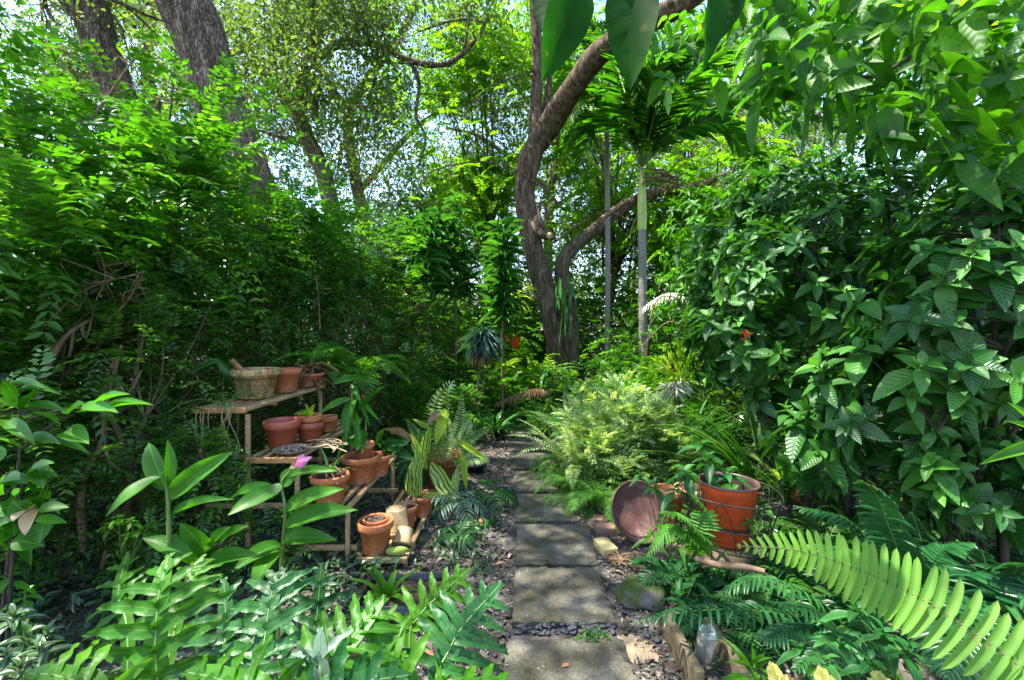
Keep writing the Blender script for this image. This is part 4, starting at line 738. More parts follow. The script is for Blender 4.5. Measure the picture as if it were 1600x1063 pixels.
g = G(); leaf_px(g, (1080, 560), (1112, 500), 5.4, 5.3, .16, None, (0, -1, .3)); leaf_px(g, (1110, 500), (1150, 480), 5.6, 5.5, .2, None, (0, -1, .3)); leaf_px(g, (1075, 500), (1108, 478), 5.5, 5.4, .10, None, (0, -1, .3)); g.build('leaf', M_pfern, t)
g = G()
for q in (((1080, 520), (1062, 470), (1030, 466), (1015, 500)), ((1090, 530), (1068, 510), (1040, 505), (1000, 545)), ((1085, 540), (1070, 500), (1075, 475)), ((1060, 600), (1085, 540), (1110, 500))): tube(g, curve([P(a, b_, 5.4) for a, b_ in q], 14), .008, 5)
g.build('stalk', M_twig, t)
tube(g := G(), curve([A(P(1000, 516, 6.3)[0], 6.3, .0), P(1015, 520, 6.3), P(1035, 470, 6.2), P(1044, 445, 6.2)], 14), np.linspace(.035, .02, 14), 7); tube(g, curve([P(1038, 465, 6.2), P(1030, 450, 6.2), P(1020, 440, 6.1)], 5), .012, 5)
tag(center_origin(g.build('leaning_sapling', M_dtwig)), 'thin dark leaning stem right of the thin palm trunk', 'stem')

# long bladed clump and variegated plant at the right of the fern bed
cl = 'long bladed lily clumps at the right'
for (px, py, Yd, n, L, w, az, lab) in ((1185, 760, 3.9, 26, 1.15, .05, (110, 200), 'lily clump with long blades arching left over the ferns'), (1225, 745, 3.9, 34, .8, .045, (0, 360), 'upright lily clump right behind the arching blades'), (1290, 760, 3.6, 40, .65, .03, (0, 360), 'grassy clump under the veined shrubs'), (1330, 790, 3.2, 36, .5, .028, (0, 360), 'low grassy clump under the nearest veined shrub')):
    t = thing('lily_clump', gp(px, 516 + CH * F / Yd, 0), lab, 'plant', cl); g = G(); blades(g, gp(px, 516 + CH * F / Yd, 0), n, L, w, (40, 82), .6, az, spread=.08); g.build('leaves', M_grass, t)
t = thing('variegated_plant', P(1190, 690, 3.9), 'two upright cream striped leaves rising beside the veined shrub', 'plant'); g = G()
leaf_px(g, (1186, 690), (1180, 562), 3.9, 3.9, .10, T_STRAP, (0, -1, .1), .0); leaf_px(g, (1196, 690), (1207, 568), 3.9, 3.9, .09, T_STRAP, (.3, -1, .1), .0); leaf_px(g, (1180, 700), (1160, 610), 3.9, 3.85, .07, T_STRAP, (0, -1, .1), .1); g.build('leaf', M_varw, t)

# ------------------------------------------------------------------ veined shrubs on the right
vg = 'veined dark leaved shrubs on the right'
def vshrub(lab, base, lobes, n, L, Wd, clump=0):
    return bush('veined_shrub', lab, 'shrub', vg, base, lobes, n, 'whorl', M_vein, L, Wd, 8, .2, T_OVW, clump, .2, .62, 9, .022, M_dtwig, .35, .2, 150, (-18, 50), .007, .1, .2)
vshrub('nearest veined shrub, biggest leaves, at the right edge of the photo', A(2.45, 2.45, 0), [((2.35, 2.3, 1.55), (.62, .5, .62)), ((2.0, 2.35, 1.1), (.48, .4, .42)), ((2.7, 2.4, 2.0), (.5, .5, .45)), ((1.75, 2.65, .75), (.3, .3, .28)), ((2.2, 2.15, .75), (.35, .3, .3)), ((2.9, 2.3, 1.0), (.4, .4, .6))], 360, .165, .085)
vshrub('middle veined shrub, behind the nearest one, its left side over the lily clumps', A(2.3, 3.35, 0), [((2.0, 3.3, 1.75), (.62, .5, .55)), ((1.62, 3.3, 1.35), (.42, .4, .4)), ((2.7, 3.4, 2.1), (.7, .5, .6)), ((2.1, 3.2, 1.0), (.5, .4, .4)), ((3.1, 3.3, 1.3), (.5, .5, .7))], 420, .155, .078)
vshrub('farthest veined shrub, reaching left towards the palm, red flowers at its side', A(2.6, 4.5, 0), [((2.25, 4.4, 2.0), (.7, .6, .8)), ((1.95, 4.3, 1.5), (.4, .4, .4)), ((3.1, 4.6, 2.6), (.9, .6, .7)), ((2.9, 4.6, 1.5), (.8, .6, .7)), ((2.5, 4.2, 2.6), (.5, .5, .5))], 560, .14, .066)
vshrub('veined shrub high behind the others at the right edge', A(4.4, 4.6, 0), [((4.2, 4.5, 2.4), (.9, .7, .9)), ((4.3, 4.5, 1.2), (.9, .6, .9)), ((5.2, 4.6, 2), (.8, .7, 1))], 380, .17, .075)
bush('light_leaved_shrub', 'lighter green shrub between the palm crown and the veined shrubs', 'shrub', None, A(2.6, 5.9, 0), [((2.7, 5.8, 2.7), (.9, .6, .9)), ((2.5, 5.8, 1.7), (.8, .6, .8)), ((3.8, 6.0, 3.0), (1, .7, 1))], 520, 'whorl', M_hedge, .15, .06, 8, clump=0, inner=.5, tpl=T_OV, nmain=7, r=.025, limit=100)
for px, py, Yd, lab in ((1166, 525, 2.85, 'small red tubular flower cluster at the left side of the veined shrubs'), (1510, 872, 2.1, 'small red flower low under the nearest veined shrub')):
    t = thing('red_flower', P(px, py + 8, Yd), lab, 'flower', 'red flowers among the veined shrubs'); g = G(); n = 11
    inst(g, T_OVS, P(px, py, Yd) + rng.normal(0, .011, (n, 3)) * A(1, 1, 1.6), rng.normal(0, 1, (n, 3)) + A(0, 0, 1), A(0, -1, 0), .034, .010); g.build('petals', M_red, t)
    tube(g := G(), curve([P(px, py, Yd), P(px + 12, py + 30, Yd + .1)], 4), .002, 4); g.build('stalk', M_gstem, t)

# ------------------------------------------------------------------ broad leaved tree overhanging the top right
t = thing('broadleaf_tree', A(3.9, 3.2, 0), 'broad leaved tree overhanging the top right corner with big translucent leaves', 'tree'); s = G(); l = G()
tr = curve([A(3.9, 3.2, 0), A(3.85, 3.1, 1.8), A(3.6, 3.0, 3.6)], 14); tube(s, tr, np.linspace(.1, .06, 14), 10)
for q, r_ in (([tr[9], P(1520, -10, 2.7), P(1450, 65, 2.6), P(1380, 115, 2.55), P(1330, 120, 2.5)], .022), ([P(1450, 65, 2.6), P(1440, 120, 2.6), P(1430, 160, 2.7)], .008), ([tr[8], P(1600, 150, 2.6), P(1540, 190, 2.5), P(1470, 215, 2.5)], .012), ([tr[12], A(2.4, 2.2, 3.5), A(1.2, 1.2, 2.75), A(.7, .95, 2.5), A(.2, .88, 2.42)], .02), ([tr[13], A(2.2, 3.2, 4.0), A(1.4, 3.0, 3.8)], .025)):
    tube(s, curve(q, 18), np.linspace(r_, r_ * .35, 18), 7)
s.build('trunk', M_dtwig, t)
n = 420; p = np.array([P(1165 + 470 * u, -60 + (380 * v) * (.55 + .45 * u), Yy) for u, v, Yy in zip(U(0, 1, n), U(0, 1, n), U(2.0, 4.0, n))])
whorls(l, p, rng.normal(0, .5, p.shape) + A(-.5, -.2, -.1), 5, .185, .088, T_OV, (-30, 30), .35, .15)
n = 90; p = np.stack([U(1.2, 3.6, n), U(2.6, 4.2, n), U(3.5, 4.3, n)], -1); whorls(l, p, rng.normal(0, .5, p.shape), 5, .19, .09, T_OV, (-30, 30), .35, .2)
l.build('crown', M_big, t)
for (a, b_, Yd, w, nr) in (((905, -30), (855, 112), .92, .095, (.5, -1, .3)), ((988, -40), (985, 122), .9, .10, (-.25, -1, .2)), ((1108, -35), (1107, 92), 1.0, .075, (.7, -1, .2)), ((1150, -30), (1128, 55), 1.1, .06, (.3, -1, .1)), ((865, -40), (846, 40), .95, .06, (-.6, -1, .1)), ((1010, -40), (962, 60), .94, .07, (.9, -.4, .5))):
    l = G(); leaf_px(l, a, b_, Yd, Yd - .04, w, T_OVW, nr, .04, .35); l.build('leaf', M_hangshade, t)
    tube(l := G(), curve([P(a[0], a[1], Yd), P(a[0] + 10, a[1] - 40, Yd), A(P(a[0], 0, Yd)[0] + .03, .89, 2.43)], 5), .0025, 4); l.build('petiole', M_gstem, t)
# bright leaves at the right margin, close to the camera
t = thing('large_leaf_sprig', P(1640, 690, 1.3), 'sprig of bright green leaves poking in at the right edge of the photo', 'sprig'); g = G()
leaf_px(g, (1640, 700), (1540, 722), 1.3, 1.25, .035, T_LAN, (0, -1, 1)); leaf_px(g, (1640, 690), (1575, 655), 1.3, 1.3, .03, T_LAN, (0, -1, 1)); leaf_px(g, (1640, 695), (1575, 622), 1.3, 1.32, .03, T_LAN, (0, -1, 1)); g.build('leaves', M_microg, t)
tube(g := G(), curve([P(1640, 695, 1.3), P(1700, 800, 1.3), P(1720, 1300, 1.3)], 8), .006, 6); g.build('stem', M_gstem, t)

# ------------------------------------------------------------------ stepped plant rack
Y0, Y1 = 2.74, 3.92
t = thing('plant_rack', A(-1.3, 3.3, 0), 'weathered four step wooden plant rack holding the clay pots', 'plant rack')
tiers = [(-1.925, -1.605, .978, M_woodo, 1), (-1.61, -1.30, .676, M_woodo, 1), (-1.295, -.99, .372, M_wood, 1), (-.945, -.635, .073, M_wood, 0)]
for x0, x1, z, mat, _o in tiers:
    g = G(); th = .022
    for k, x in enumerate(np.linspace(x0 + .014, x1 - .014, 5)):
        w = .03 if k in (0, 4) else .022; box(g, (x, (Y0 + Y1) / 2, z - .011 - (.0 if k in (0, 4) else .004)), (w, Y1 - Y0 - .046, th))
    g.build('slats', mat if mat is M_wood else M_wood, t); bevel(t.children[-1], .003)
    for y in (Y0 + .011, Y1 - .011): g = G(); box(g, ((x0 + x1) / 2, y, z - .013), (x1 - x0, .022, .034)); bevel(g.build('rail', mat, t), .003)
    for y in (Y0 + .4, Y1 - .4): g = G(); box(g, ((x0 + x1) / 2, y, z - .035), (x1 - x0 - .04, .03, .016)); bevel(g.build('batten', M_wood, t), .002)
    for y in (Y0 + .06, Y1 - .06):
        for x in ((x1 - .02,) if z > .1 else (x0 + .03, x1 - .02)):
            g = G(); box(g, (x, y, (z - .045) / 2 - .01), (.026, .022, z - .045 + .02)); bevel(g.build('leg', M_wood, t), .003)
for y in (Y0 + .085, Y1 - .085):
    for zz, xa, xb in ((.10, -1.62, -.96), (.36, -1.9, -1.31), (.66, -1.9, -1.61)):
        g = G(); box(g, ((xa + xb) / 2, y, zz), (xb - xa, .018, .032)); bevel(g.build('stretcher', M_wood, t), .002)

# ------------------------------------------------------------------ pots
from mathutils import Matrix, Euler
def pot_geo(r, h, rim=.22, taper=.66, thick=.07, fill=.86, lip=1.0):
    a = 1 - rim; ri = r * .93
    body = [(r * taper * .3, 0), (r * taper, 0), (r * taper + .004, .004), (ri * .93, h * a), (r * .985, h * a + .002), (r, h * a + .01), (r, h - .006), (r - .004, h), (r * (1 - thick) - .002, h), (r * (1 - thick) - .006, h - .006), (r * (1 - thick) * .94, h * a), (r * taper * .85, .02), (.0005, .018)]
    return body, [(.0005, h * fill + .006), (r * .5, h * fill + .01), (r * (1 - thick) * .985 - .004, h * fill - .002), (r * .6, h * fill - .03)]
def pot(label, c, r, h, mat=M_terra, rot=(0, 0, 0), rim=.22, soil=True, fill=.84, name='clay_pot', cat='pot', group='clay pots on the plant rack', taper=.66, hole=False):
    t = thing(name, c, label, cat, group); M = np.array(Euler(rot).to_matrix()); b, s_ = pot_geo(r, h, rim, taper, fill=fill)
    if hole: b = [(r * .10, .02), (r * .10, 0), (r * .2, .0)] + b[1:]
    g = G(); lathe(g, b, c, 40, M); o = g.build('pot_body', mat, t)
    if soil: g = G(); lathe(g, s_, c, 24, M); g.build('soil', M_soil, t)
    return t
z4, z3, z2, z1 = .076, .375, .679, .981
def onshelf(px, py, z): Yd = (CH - z) * F / (py - HY); return A((px - 800) / F * Yd, Yd, z)
t = pot('big mossy clay pot with peeling white crust at the front of the top shelf', onshelf(400, 621, z1), .158, .20, M_mosspot, soil=True, fill=.7)
c = onshelf(400, 621, z1); g = G(); box(g, c + A(-.10, -.02, .20), (.035, .012, .17), 0, (0, -.8, 0)); tag(center_origin(g.build('wooden_stake', M_woodo)), 'short orange wooden stake sticking out of the big mossy pot', 'stake')
pot('plain clay pot standing right behind the big mossy pot on the top shelf', onshelf(446, 612, z1), .115, .175, M_terra)
b = onshelf(484, 603, z1); t = pot('low clay bowl with a dried orchid clump at the far end of the top shelf', b, .12, .11, M_terra, group='clay pots on the plant rack', fill=.8)
g = G(); n = 90; inst(g, T_BLADE, b + A(0, 0, .10) + rng.normal(0, .04, (n, 3)), rng.normal(0, 1, (n, 3)) + A(0, -.3, .4), A(0, 0, 1), U(.08, .2, n), .016, None, .4); g.build('dried_leaves', M_dead, t)
c = onshelf(441, 697, z2); pot('wide dull red plastic pot, empty, at the front of the second shelf', c, .114, .175, M_redpl, soil=False, rim=.28, name='plastic_pot')
c = onshelf(484, 688, z2); pot('lower pot of the nested pair behind the dull red pot', c, .094, .13, M_redpl, rim=.3); 
t = pot('upper pot of the nested pair holding a small green shoot', c + A(0, 0, .055), .080, .125, M_terra, rim=.35); g = G(); blades(g, c + A(0, 0, .16), 7, .12, .03, (20, 80), .4); g.build('shoot', M_yel, t)
pot('small square looking clay pot at the far end of the second shelf', onshelf(514, 673, z2), .062, .115, M_terra, rim=.35, taper=.85)
t = thing('wicker_tray', onshelf(458, 708, z2), 'shallow round wicker tray of dry pods and pebbles at the front of the second shelf', 'tray'); c = onshelf(456, 706, z2)
g = G(); lathe(g, [(.0005, 0), (.085, 0), (.108, .022), (.112, .022), (.088, -.0), (.0005, .004)], c + A(0, 0, .002), 30); g.build('tray', M_wick, t)
g = G()
for _ in range(26): s_ = U(.010, .02); lathe(g, [(.0005, -.5), (.4, -.3), (.5, 0), (.35, .36), (.0005, .45)], c + A(U(-.07, .07), U(-.06, .06), .012 + s_ * .4), 8, np.eye(3) * s_ * 1.6)
tag(g.build('dry_pods', M_wick, t), kind='stuff')
g = G(); c = onshelf(492, 700, z2)
for k in range(9): a = c + A(U(-.1, .05), U(-.05, .1), .01 + k * .004); tube(g, curve([a, a + A(U(.08, .16), U(-.12, -.02), U(.0, .02)), a + A(U(.16, .26), U(-.22, -.05), U(.0, .03))], 6), .004, 4)
tag(center_origin(g.build('dry_twigs', M_tan)), 'bundle of bleached dry twigs lying across the second shelf', 'twigs')
# third shelf
c = onshelf(563, 752, z3); t = pot('large clay pot on the third shelf holding a broad strap leaved orchid', c, .132, .185, M_terra, name='potted_orchid', cat='potted plant', fill=.8)
g = G(); lathe(g, pot_geo(.075, .13, .25)[0], c + A(.02, .02, .14), 24); lathe(g, [(.0005, .12), (.07, .12)], c + A(.02, .02, .14), 20, m=1); g.build('inner_pot', [M_terra, M_soil], t)
g = G()
for a, b_, w in (((555, 660), (528, 715), .05), ((548, 622), (541, 682), .075), ((556, 625), (552, 640), .04), ((560, 618), (576, 662), .035), ((556, 620), (590, 655), .035), ((550, 622), (500, 645), .05), ((555, 640), (562, 690), .05), ((568, 672), (558, 702), .07), ((552, 680), (552, 700), .06), ((573, 676), (566, 705), .045), ((550, 600), (562, 625), .05), ((545, 590), (590, 600), .04), ((560, 590), (520, 600), .05), ((558, 672), (525, 655), .02), ((565, 640), (603, 600), .035)): leaf_px(g, a, b_, 3.28, 3.15, w, T_LAN, (0, -1, .5), .1)
g.build('leaves', M_ginger, t); g = G()
for q in (((562, 706), (555, 670), (550, 620), (556, 590)), ((566, 706), (572, 660), (560, 618)), ((560, 706), (562, 690))): tube(g, curve([P(a, b_, 3.27) for a, b_ in q], 10), .005, 5)
g.build('stalk', M_gstem, t)
c = onshelf(516, 784, z3); t = pot('clay pot at the front of the third shelf with a thin cactus stem', c, .118, .175, M_terra, name='potted_cactus', cat='potted plant', fill=.88)
g = G()
for k in range(16): a = c + A(U(-.06, .06), U(-.06, .06), .15); tube(g, curve([a, a + A(U(-.05, .05), U(-.05, .05), U(.03, .08)), a + A(U(-.1, .1), U(-.1, .1), U(-.01, .09))], 6), .004, 4)
g.build('roots', M_twig, t); g = G(); blades(g, c + A(0, 0, .15), 8, .2, .016, (40, 80), .5); g.build('leaves', M_gloss, t)
c = onshelf(590, 742, z3); t = pot('clay pot half hidden behind the large orchid pot on the third shelf', c, .10, .15, M_terra, name='potted_lily', cat='potted plant'); g = G()
for a, b_, w, R_ in (((595, 705), (640, 690), .08, .3), ((595, 700), (600, 660), .06, .3), ((598, 705), (650, 720), .09, .3), ((600, 700), (585, 690), .05, .5), ((640, 690), (612, 712), .06, .1)): leaf_px(g, a, b_, 3.5, 3.3, w, T_LAN, (0, -1, .9), .3, R_)
g.build('leaves', M_gloss, t)
# bottom shelf
c = onshelf(587, 861, z4); pot('outer pot of the nested clay pair at the front of the bottom shelf', c, .110, .195, M_terra, rim=.24, soil=False)
pot('inner smaller pot of the nested clay pair at the front of the bottom shelf', c + A(.0, .0, .062), .078, .145, M_terra, rim=.2, soil=True, fill=.9)
c = onshelf(619, 832, z4); pot('pale crusted pot upside down behind the nested pair', c + A(0, 0, .165), .095, .165, M_terral, (math.pi, 0, 0), soil=False, hole=True, rim=.18)
c = onshelf(628, 858, z4); pot('small pale crusted pot lying tipped on its side with its drain hole up', c + A(.01, .07, .10), .066, .105, M_terral, (math.radians(140), math.radians(-12), math.radians(-25)), soil=False, hole=True, rim=.2)
g = G(); c = onshelf(620, 868, z4); q = curve([c + A(-.068, 0, .022), c + A(-.03, -.004, .026), c + A(.02, 0, .028), c + A(.072, .01, .032)], 14); tube(g, q, [.004, .014, .02, .0235, .025, .026, .026, .0265, .026, .025, .023, .019, .012, .001], 14, wob=.04)
tag(center_origin(g.build('moss_log', M_moss)), 'fuzzy light green mossy gourd lying at the front of the bottom shelf', 'gourd')
c = onshelf(634, 822, z4); t = pot('small clay pot with broken roots behind the upside down pot', c, .082, .145, M_terra, name='potted_seedling', cat='potted plant'); g = G()
for k in range(12): a = c + A(U(-.05, .05), U(-.05, .05), .12); tube(g, curve([a, a + A(U(-.05, .05), U(-.05, .05), .05), a + A(U(-.08, .08), U(-.08, .08), U(.0, .06))], 6), .003, 4)
g.build('roots', M_tan, t)
c = onshelf(660, 803, z4); t = pot('small clay pot with a tall striped leaf at the far end of the bottom shelf', c, .078, .14, M_terra, name='potted_striped_plant', cat='potted plant'); g = G()
for a, b_, w in (((640, 775), (645, 722), .075), ((650, 780), (640, 742), .055), ((655, 778), (652, 690), .08), ((658, 778), (690, 790 - 20), .04), ((648, 770), (662, 700), .07)): leaf_px(g, a, b_, 3.4, 3.35, w, T_LAN, (0, -1, .3), .05)
g.build('leaves', M_var, t)

# big brown pot of ferns on the ground beyond the rack
c = gp(692, 762, 0); t = pot('tall brown pot on the ground past the rack, crowded with curly fern and striped leaves', c, .185, .32, M_redpl, name='potted_fern', cat='potted plant', group=None, rim=.14, taper=.72)
g = G(); b = c + A(0, 0, .28)
for q, Ye in (([(690, 735), (680, 680), (682, 630), (705, 600), (700, 640)], 4.1), ([(688, 735), (670, 690), (672, 640), (690, 605)], 4.2), ([(695, 735), (712, 690), (720, 650), (722, 612)], 4.15), ([(700, 730), (730, 690), (770, 665)], 4.0), ([(700, 730), (725, 680), (735, 655)], 4.1), ([(685, 730), (660, 690), (635, 655)], 4.0), ([(695, 730), (700, 680), (698, 650)], 4.0), ([(686, 732), (664, 700), (655, 672)], 4.1), ([(690, 730), (705, 690), (735, 640)], 4.3), ([(688, 730), (690, 690), (668, 655)], 3.95), ([(702, 730), (740, 715), (765, 720)], 4.0)):
    frond(g, [P(a, b_, Ye) for a, b_ in q], 26, .075, .016, T_BLADE, 75, .1, .1, 'fern', .003, .12, up=(0, -1, .3), m=0, mr=1)
g.build('fern_fronds', [M_pfern, M_gstem], t); g = G()
for a, b_, w in (((672, 722), (712, 790), .14), ((660, 700), (655, 735), .10), ((668, 735), (640, 672), .09), ((665, 712), (672, 665), .09), ((715, 730), (708, 790), .07), ((670, 670), (645, 655), .05), ((655, 712), (645, 762), .12)): leaf_px(g, a, b_, 3.95, 3.75, w, T_LAN, (0, -1, .4), .1)
g.build('striped_leaves', M_var, t); g = G()
for a, b_, w in (((700, 640), (682, 690), .10), ((690, 640), (700, 655), .06), ((722, 705), (728, 760), .06), ((715, 690), (760, 720), .05)): leaf_px(g, a, b_, 3.95, 3.8, w, T_LAN, (0, -1, .4), .1)
g.build('yellow_leaves', M_yel, t); g = G(); leaf_px(g, (640, 690), (600, 668), 3.9, 3.6, .07, T_LAN, (0, -1, .8)); leaf_px(g, (690, 645), (668, 662), 3.9, 3.8, .07, T_LAN, (0, -1, .8)); leaf_px(g, (650, 692), (610, 675), 3.9, 3.7, .06, T_LAN, (0, -1, .8)); g.build('dead_leaves', M_dead, t)
rosette('strap_plant', 'drooping strap leaved plant between the rack and the brown fern pot', gp(655, 745), 20, .62, .05, M_gloss, (45, 85), 1.0)
c = gp(742, 737); pot('small dark plastic bowl right of the brown fern pot', c, .12, .09, M_black, name='plastic_bowl', cat='bowl', group=None)
# silver lobed plants at the path edge
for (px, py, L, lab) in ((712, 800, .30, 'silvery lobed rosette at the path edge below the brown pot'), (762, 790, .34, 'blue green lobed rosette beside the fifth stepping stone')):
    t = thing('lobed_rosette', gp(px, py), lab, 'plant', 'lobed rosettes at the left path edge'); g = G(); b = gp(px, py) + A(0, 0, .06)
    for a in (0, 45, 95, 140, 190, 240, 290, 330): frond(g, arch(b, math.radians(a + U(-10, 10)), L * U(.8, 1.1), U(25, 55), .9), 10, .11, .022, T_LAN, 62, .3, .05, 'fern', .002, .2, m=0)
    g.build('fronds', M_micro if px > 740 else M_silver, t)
# fern tuft above the far end of the top shelf
t = fern('fern_tuft', 'bright sword fern tuft growing up behind the far end of the top shelf', P(548, 600, 4.3), 20, .75, .17, .02, M_fern, 24, (30, 85), drop=.9, tpl=T_BLADE)
g = G(); tube(g, [P(548, 602, 4.3), A(P(548, 600, 4.3)[0], 4.3, 0)], .03, 7); g.build('stump', M_twig, t)
rosette('lily_clump', 'yellow green leafy tuft left of the sword fern tuft, over the top shelf', P(508, 590, 4.05), 26, .36, .035, M_grass, (30, 85), .5)
t = thing('strap_plant', P(330, 660, 2.9) * A(1, 1, 0), 'single broad arching leaf left of the big mossy pot', 'plant'); g = G(); frond_c = curve([P(372, 600, 3.1), P(345, 563, 3.05), P(318, 562, 3.0), P(300, 580, 3.0)], 9)
leaf_px(g, (368, 592), (340, 562), 3.1, 3.05, .06, T_STRAP, (0, -1, .6), -.1, .2); leaf_px(g, (345, 563), (302, 580), 3.05, 3.0, .06, T_LAN, (0, -1, .6), .1, .2); g.build('leaf', M_gloss, t); tube(g := G(), curve([P(368, 592, 3.1), P(372, 640, 3.15), P(370, 700, 3.2)], 8), .006, 5); g.build('stem', M_gstem, t)
# dry roots and twigs hanging from the top shelf
g = G()
for k in range(11): x = U(-1.93, -1.66); y = U(Y0 - .03, Y0 + .03); l_ = U(.15, .5); tube(g, curve([A(x, y, .99), A(x + U(-.02, .02), y - .03, .93), A(x + U(-.05, .05), y - U(.0, .04), .95 - l_ * .6), A(x + U(-.08, .08), y, .95 - l_)], 10), U(.0015, .0035), 4)
tag(center_origin(g.build('hanging_roots', M_tan)), 'pale dry roots hanging over the front edge of the top shelf', 'roots')
fern('creeping_sprig', 'small leafy sprigs lying over the left front of the top shelf', A(-1.80, 2.84, .985), 9, .3, .04, .016, M_small, 9, (20, 60), drop=.7, tpl=T_OVS, cat='sprig')
fern('creeping_sprig', 'blue green leafy sprigs in front of the dull red pot', A(-1.78, 2.72, .62), 14, .34, .045, .018, M_small, 9, (0, 60), drop=.7, tpl=T_OVS, cat='sprig')

bush('small_leaved_shrub', 'small leaved shrub whose sprigs cover the lower left of the plant rack', 'shrub', None, A(-2.0, 2.5, 0), [((-2.0, 2.5, .45), (.28, .22, .42)), ((-1.75, 2.6, .6), (.25, .12, .25)), ((-1.55, 2.60, .25), (.24, .1, .24)), ((-1.95, 2.62, .72), (.2, .12, .16))], 480, 'spray', M_small, .038, .017, 6, .15, T_OVS, 30, .12, .35, 6, .008, limit=80, wig=.08, twr=.002)
# ------------------------------------------------------------------ right of the path: saucer, pots, bricks
t = thing('leaning_saucer', gp(1008, 858), 'large brown clay saucer leaning upright behind the yellow block', 'saucer'); g = G()
Mx = np.array((Euler((0, 0, math.radians(14))).to_matrix() @ Euler((math.radians(62), 0, 0)).to_matrix())); c = gp(1003, 852) + A(0, .10, .185)
lathe(g, [(.0005, -.012), (.165, -.012), (.200, .034), (.204, .036), (.210, .034), (.210, .028), (.178, -.024), (.0005, -.024)], c, 48, Mx); g.build('saucer', M_saucer, t)
g = G(); lathe(g, [(.155, -.0115), (.158, -.006), (.162, -.0115)], c, 48, Mx); g.build('ring', M_saucer, t)
for px, py, s_, rz, m, lab in ((950, 872, (.10, .17, .06), .25, M_block, 'small yellow block lying before the leaning saucer'), (953, 838, (.20, .10, .06), .1, M_brick, 'half buried old brick behind the yellow block'), (940, 822, (.11, .10, .05), -.2, M_brick, 'dark broken brick at the path edge under the ferns')):
    c = gp(px, py); g = G(); box(g, c + A(0, s_[1] / 2, s_[2] / 2 - .004), s_, rz); o = center_origin(g.build('brick', m, None, False)); bevel(o, .006); tag(o, lab, 'brick', 'bricks at the right path edge')
pg = 'old clay pots behind the leaning saucer'
t = pot('old clay pot with an earthy rim directly behind the leaning saucer', gp(1042, 812), .12, .24, M_terra, group=pg, name='clay_pot'); pot('tall mossy clay pot right of the earthy one, behind the orange pot', gp(1078, 812), .12, .25, M_mosspot, group=pg); pot('small dark clay pot left of the earthy rimmed pot, under the pale ferns', gp(985, 795), .07, .14, M_terra, group=pg)
t = pot('small broken clay pot lying under the lily clump', gp(1245, 790) + A(0, 0, .08), .08, .12, M_terra, (1.2, .3, 0), group=None)
# young leafy plants
def sapling(name, label, base, tips, L, Wd, mat, k=7, tpl=None, el=(-20, 45), droop=.3, grp=None, r=.006, up=.6):
    t = thing(name, base, label, 'plant', grp); s = G(); g = G()
    for q in tips: c = curve([np.asarray(base), (np.asarray(base) + q) / 2 + rng.normal(0, .02, 3), q], 10); tube(s, c, np.linspace(r, r * .5, 10), 5)
    T = np.array(tips); whorls(g, T, np.tile(A(0, 0, 1), (len(T), 1)) + rng.normal(0, .2, T.shape), k, L, Wd, T_OVW if tpl is None else tpl, el, droop, up)
    s.build('stem', M_gstem, t); g.build('leaves', mat, t); return t
sapling('young_shrub', 'young leafy shrub rising left of the orange pot', gp(1090, 850), [P(1108, 712, 2.8), P(1070, 735, 2.8), P(1135, 735, 2.75), P(1095, 690, 3.0)], .15, .06, M_sap, 8)
sapling('young_shrub', 'young leafy shrub above the leaning saucer', gp(1030, 850), [P(1022, 755, 2.85), P(1045, 790, 2.8), P(1000, 740, 3.0), P(1055, 760, 2.75)], .11, .045, M_sap, 7)
sapling('young_shrub', 'low young plant whose leaves cross the face of the saucer', gp(1045, 880), [P(1040, 812, 2.65), P(1018, 835, 2.62), P(1060, 840, 2.6)], .13, .042, M_ginger, 6, T_LAN)
sapling('young_shrub', 'low dark plant under the wire basket', gp(1075, 960), [P(1060, 895, 2.35), P(1085, 905, 2.3), P(1100, 930, 2.3), P(1060, 930, 2.25)], .12, .05, M_sap, 6)
sapling('young_shrub', 'thin green sprigs right of the orange pot', gp(1180, 900), [P(1180, 800, 2.6), P(1195, 790, 2.6), P(1170, 815, 2.55)], .06, .03, M_fern, 8)

# orange pot in its wire basket, on a short log
cx, Yo, zo = (1138 - 800) / F * 2.72, 2.72, CH - (845 - HY) / F * 2.72
g = G(); tube(g, [A(cx - .02, Yo, -.02), A(cx - .02, Yo, zo * .5), A(cx - .02, Yo, zo - .012), A(cx - .02, Yo, zo - .004)], [.17, .16, .165, .0005], 18, wob=.03); tag(center_origin(g.build('log_stump', M_oldwood)), 'short rotten log stump under the orange pot', 'stump')
t = thing('plastic_pot', A(cx, Yo, zo), 'orange plastic nursery pot with a dark brown rim inside the wire basket', 'pot'); R_, H_ = .168, .36
g = G(); lathe(g, [(.0005, 0), (.112, 0), (.118, .006), (R_ - .012, H_ - .05), (R_ - .008, H_ - .045), (R_ - .006, H_ - .012)], (cx, Yo, zo), 48); g.build('pot_body', M_orange, t)
g = G(); lathe(g, [(R_ - .0055, H_ - .014), (R_ + .002, H_ - .012), (R_ + .004, H_ - .004), (R_, H_), (R_ - .007, H_), (R_ - .010, H_ - .006), (R_ - .014, H_ - .03), (R_ - .012, H_ - .034), (R_ - .018, H_ - .06), (R_ - .016, H_ - .064), (.13, .1), (.0005, .1)], (cx, Yo, zo), 48); g.build('rim', M_brownpl, t)
g = G(); lathe(g, [(.0005, .18), (.13, .176), (.134, .16)], (cx, Yo, zo), 24); g.build('soil', M_soil, t)
t = thing('seedling', A(cx - .02, Yo, zo + .18), 'light green two leaved seedling inside the orange pot', 'seedling'); g = G()
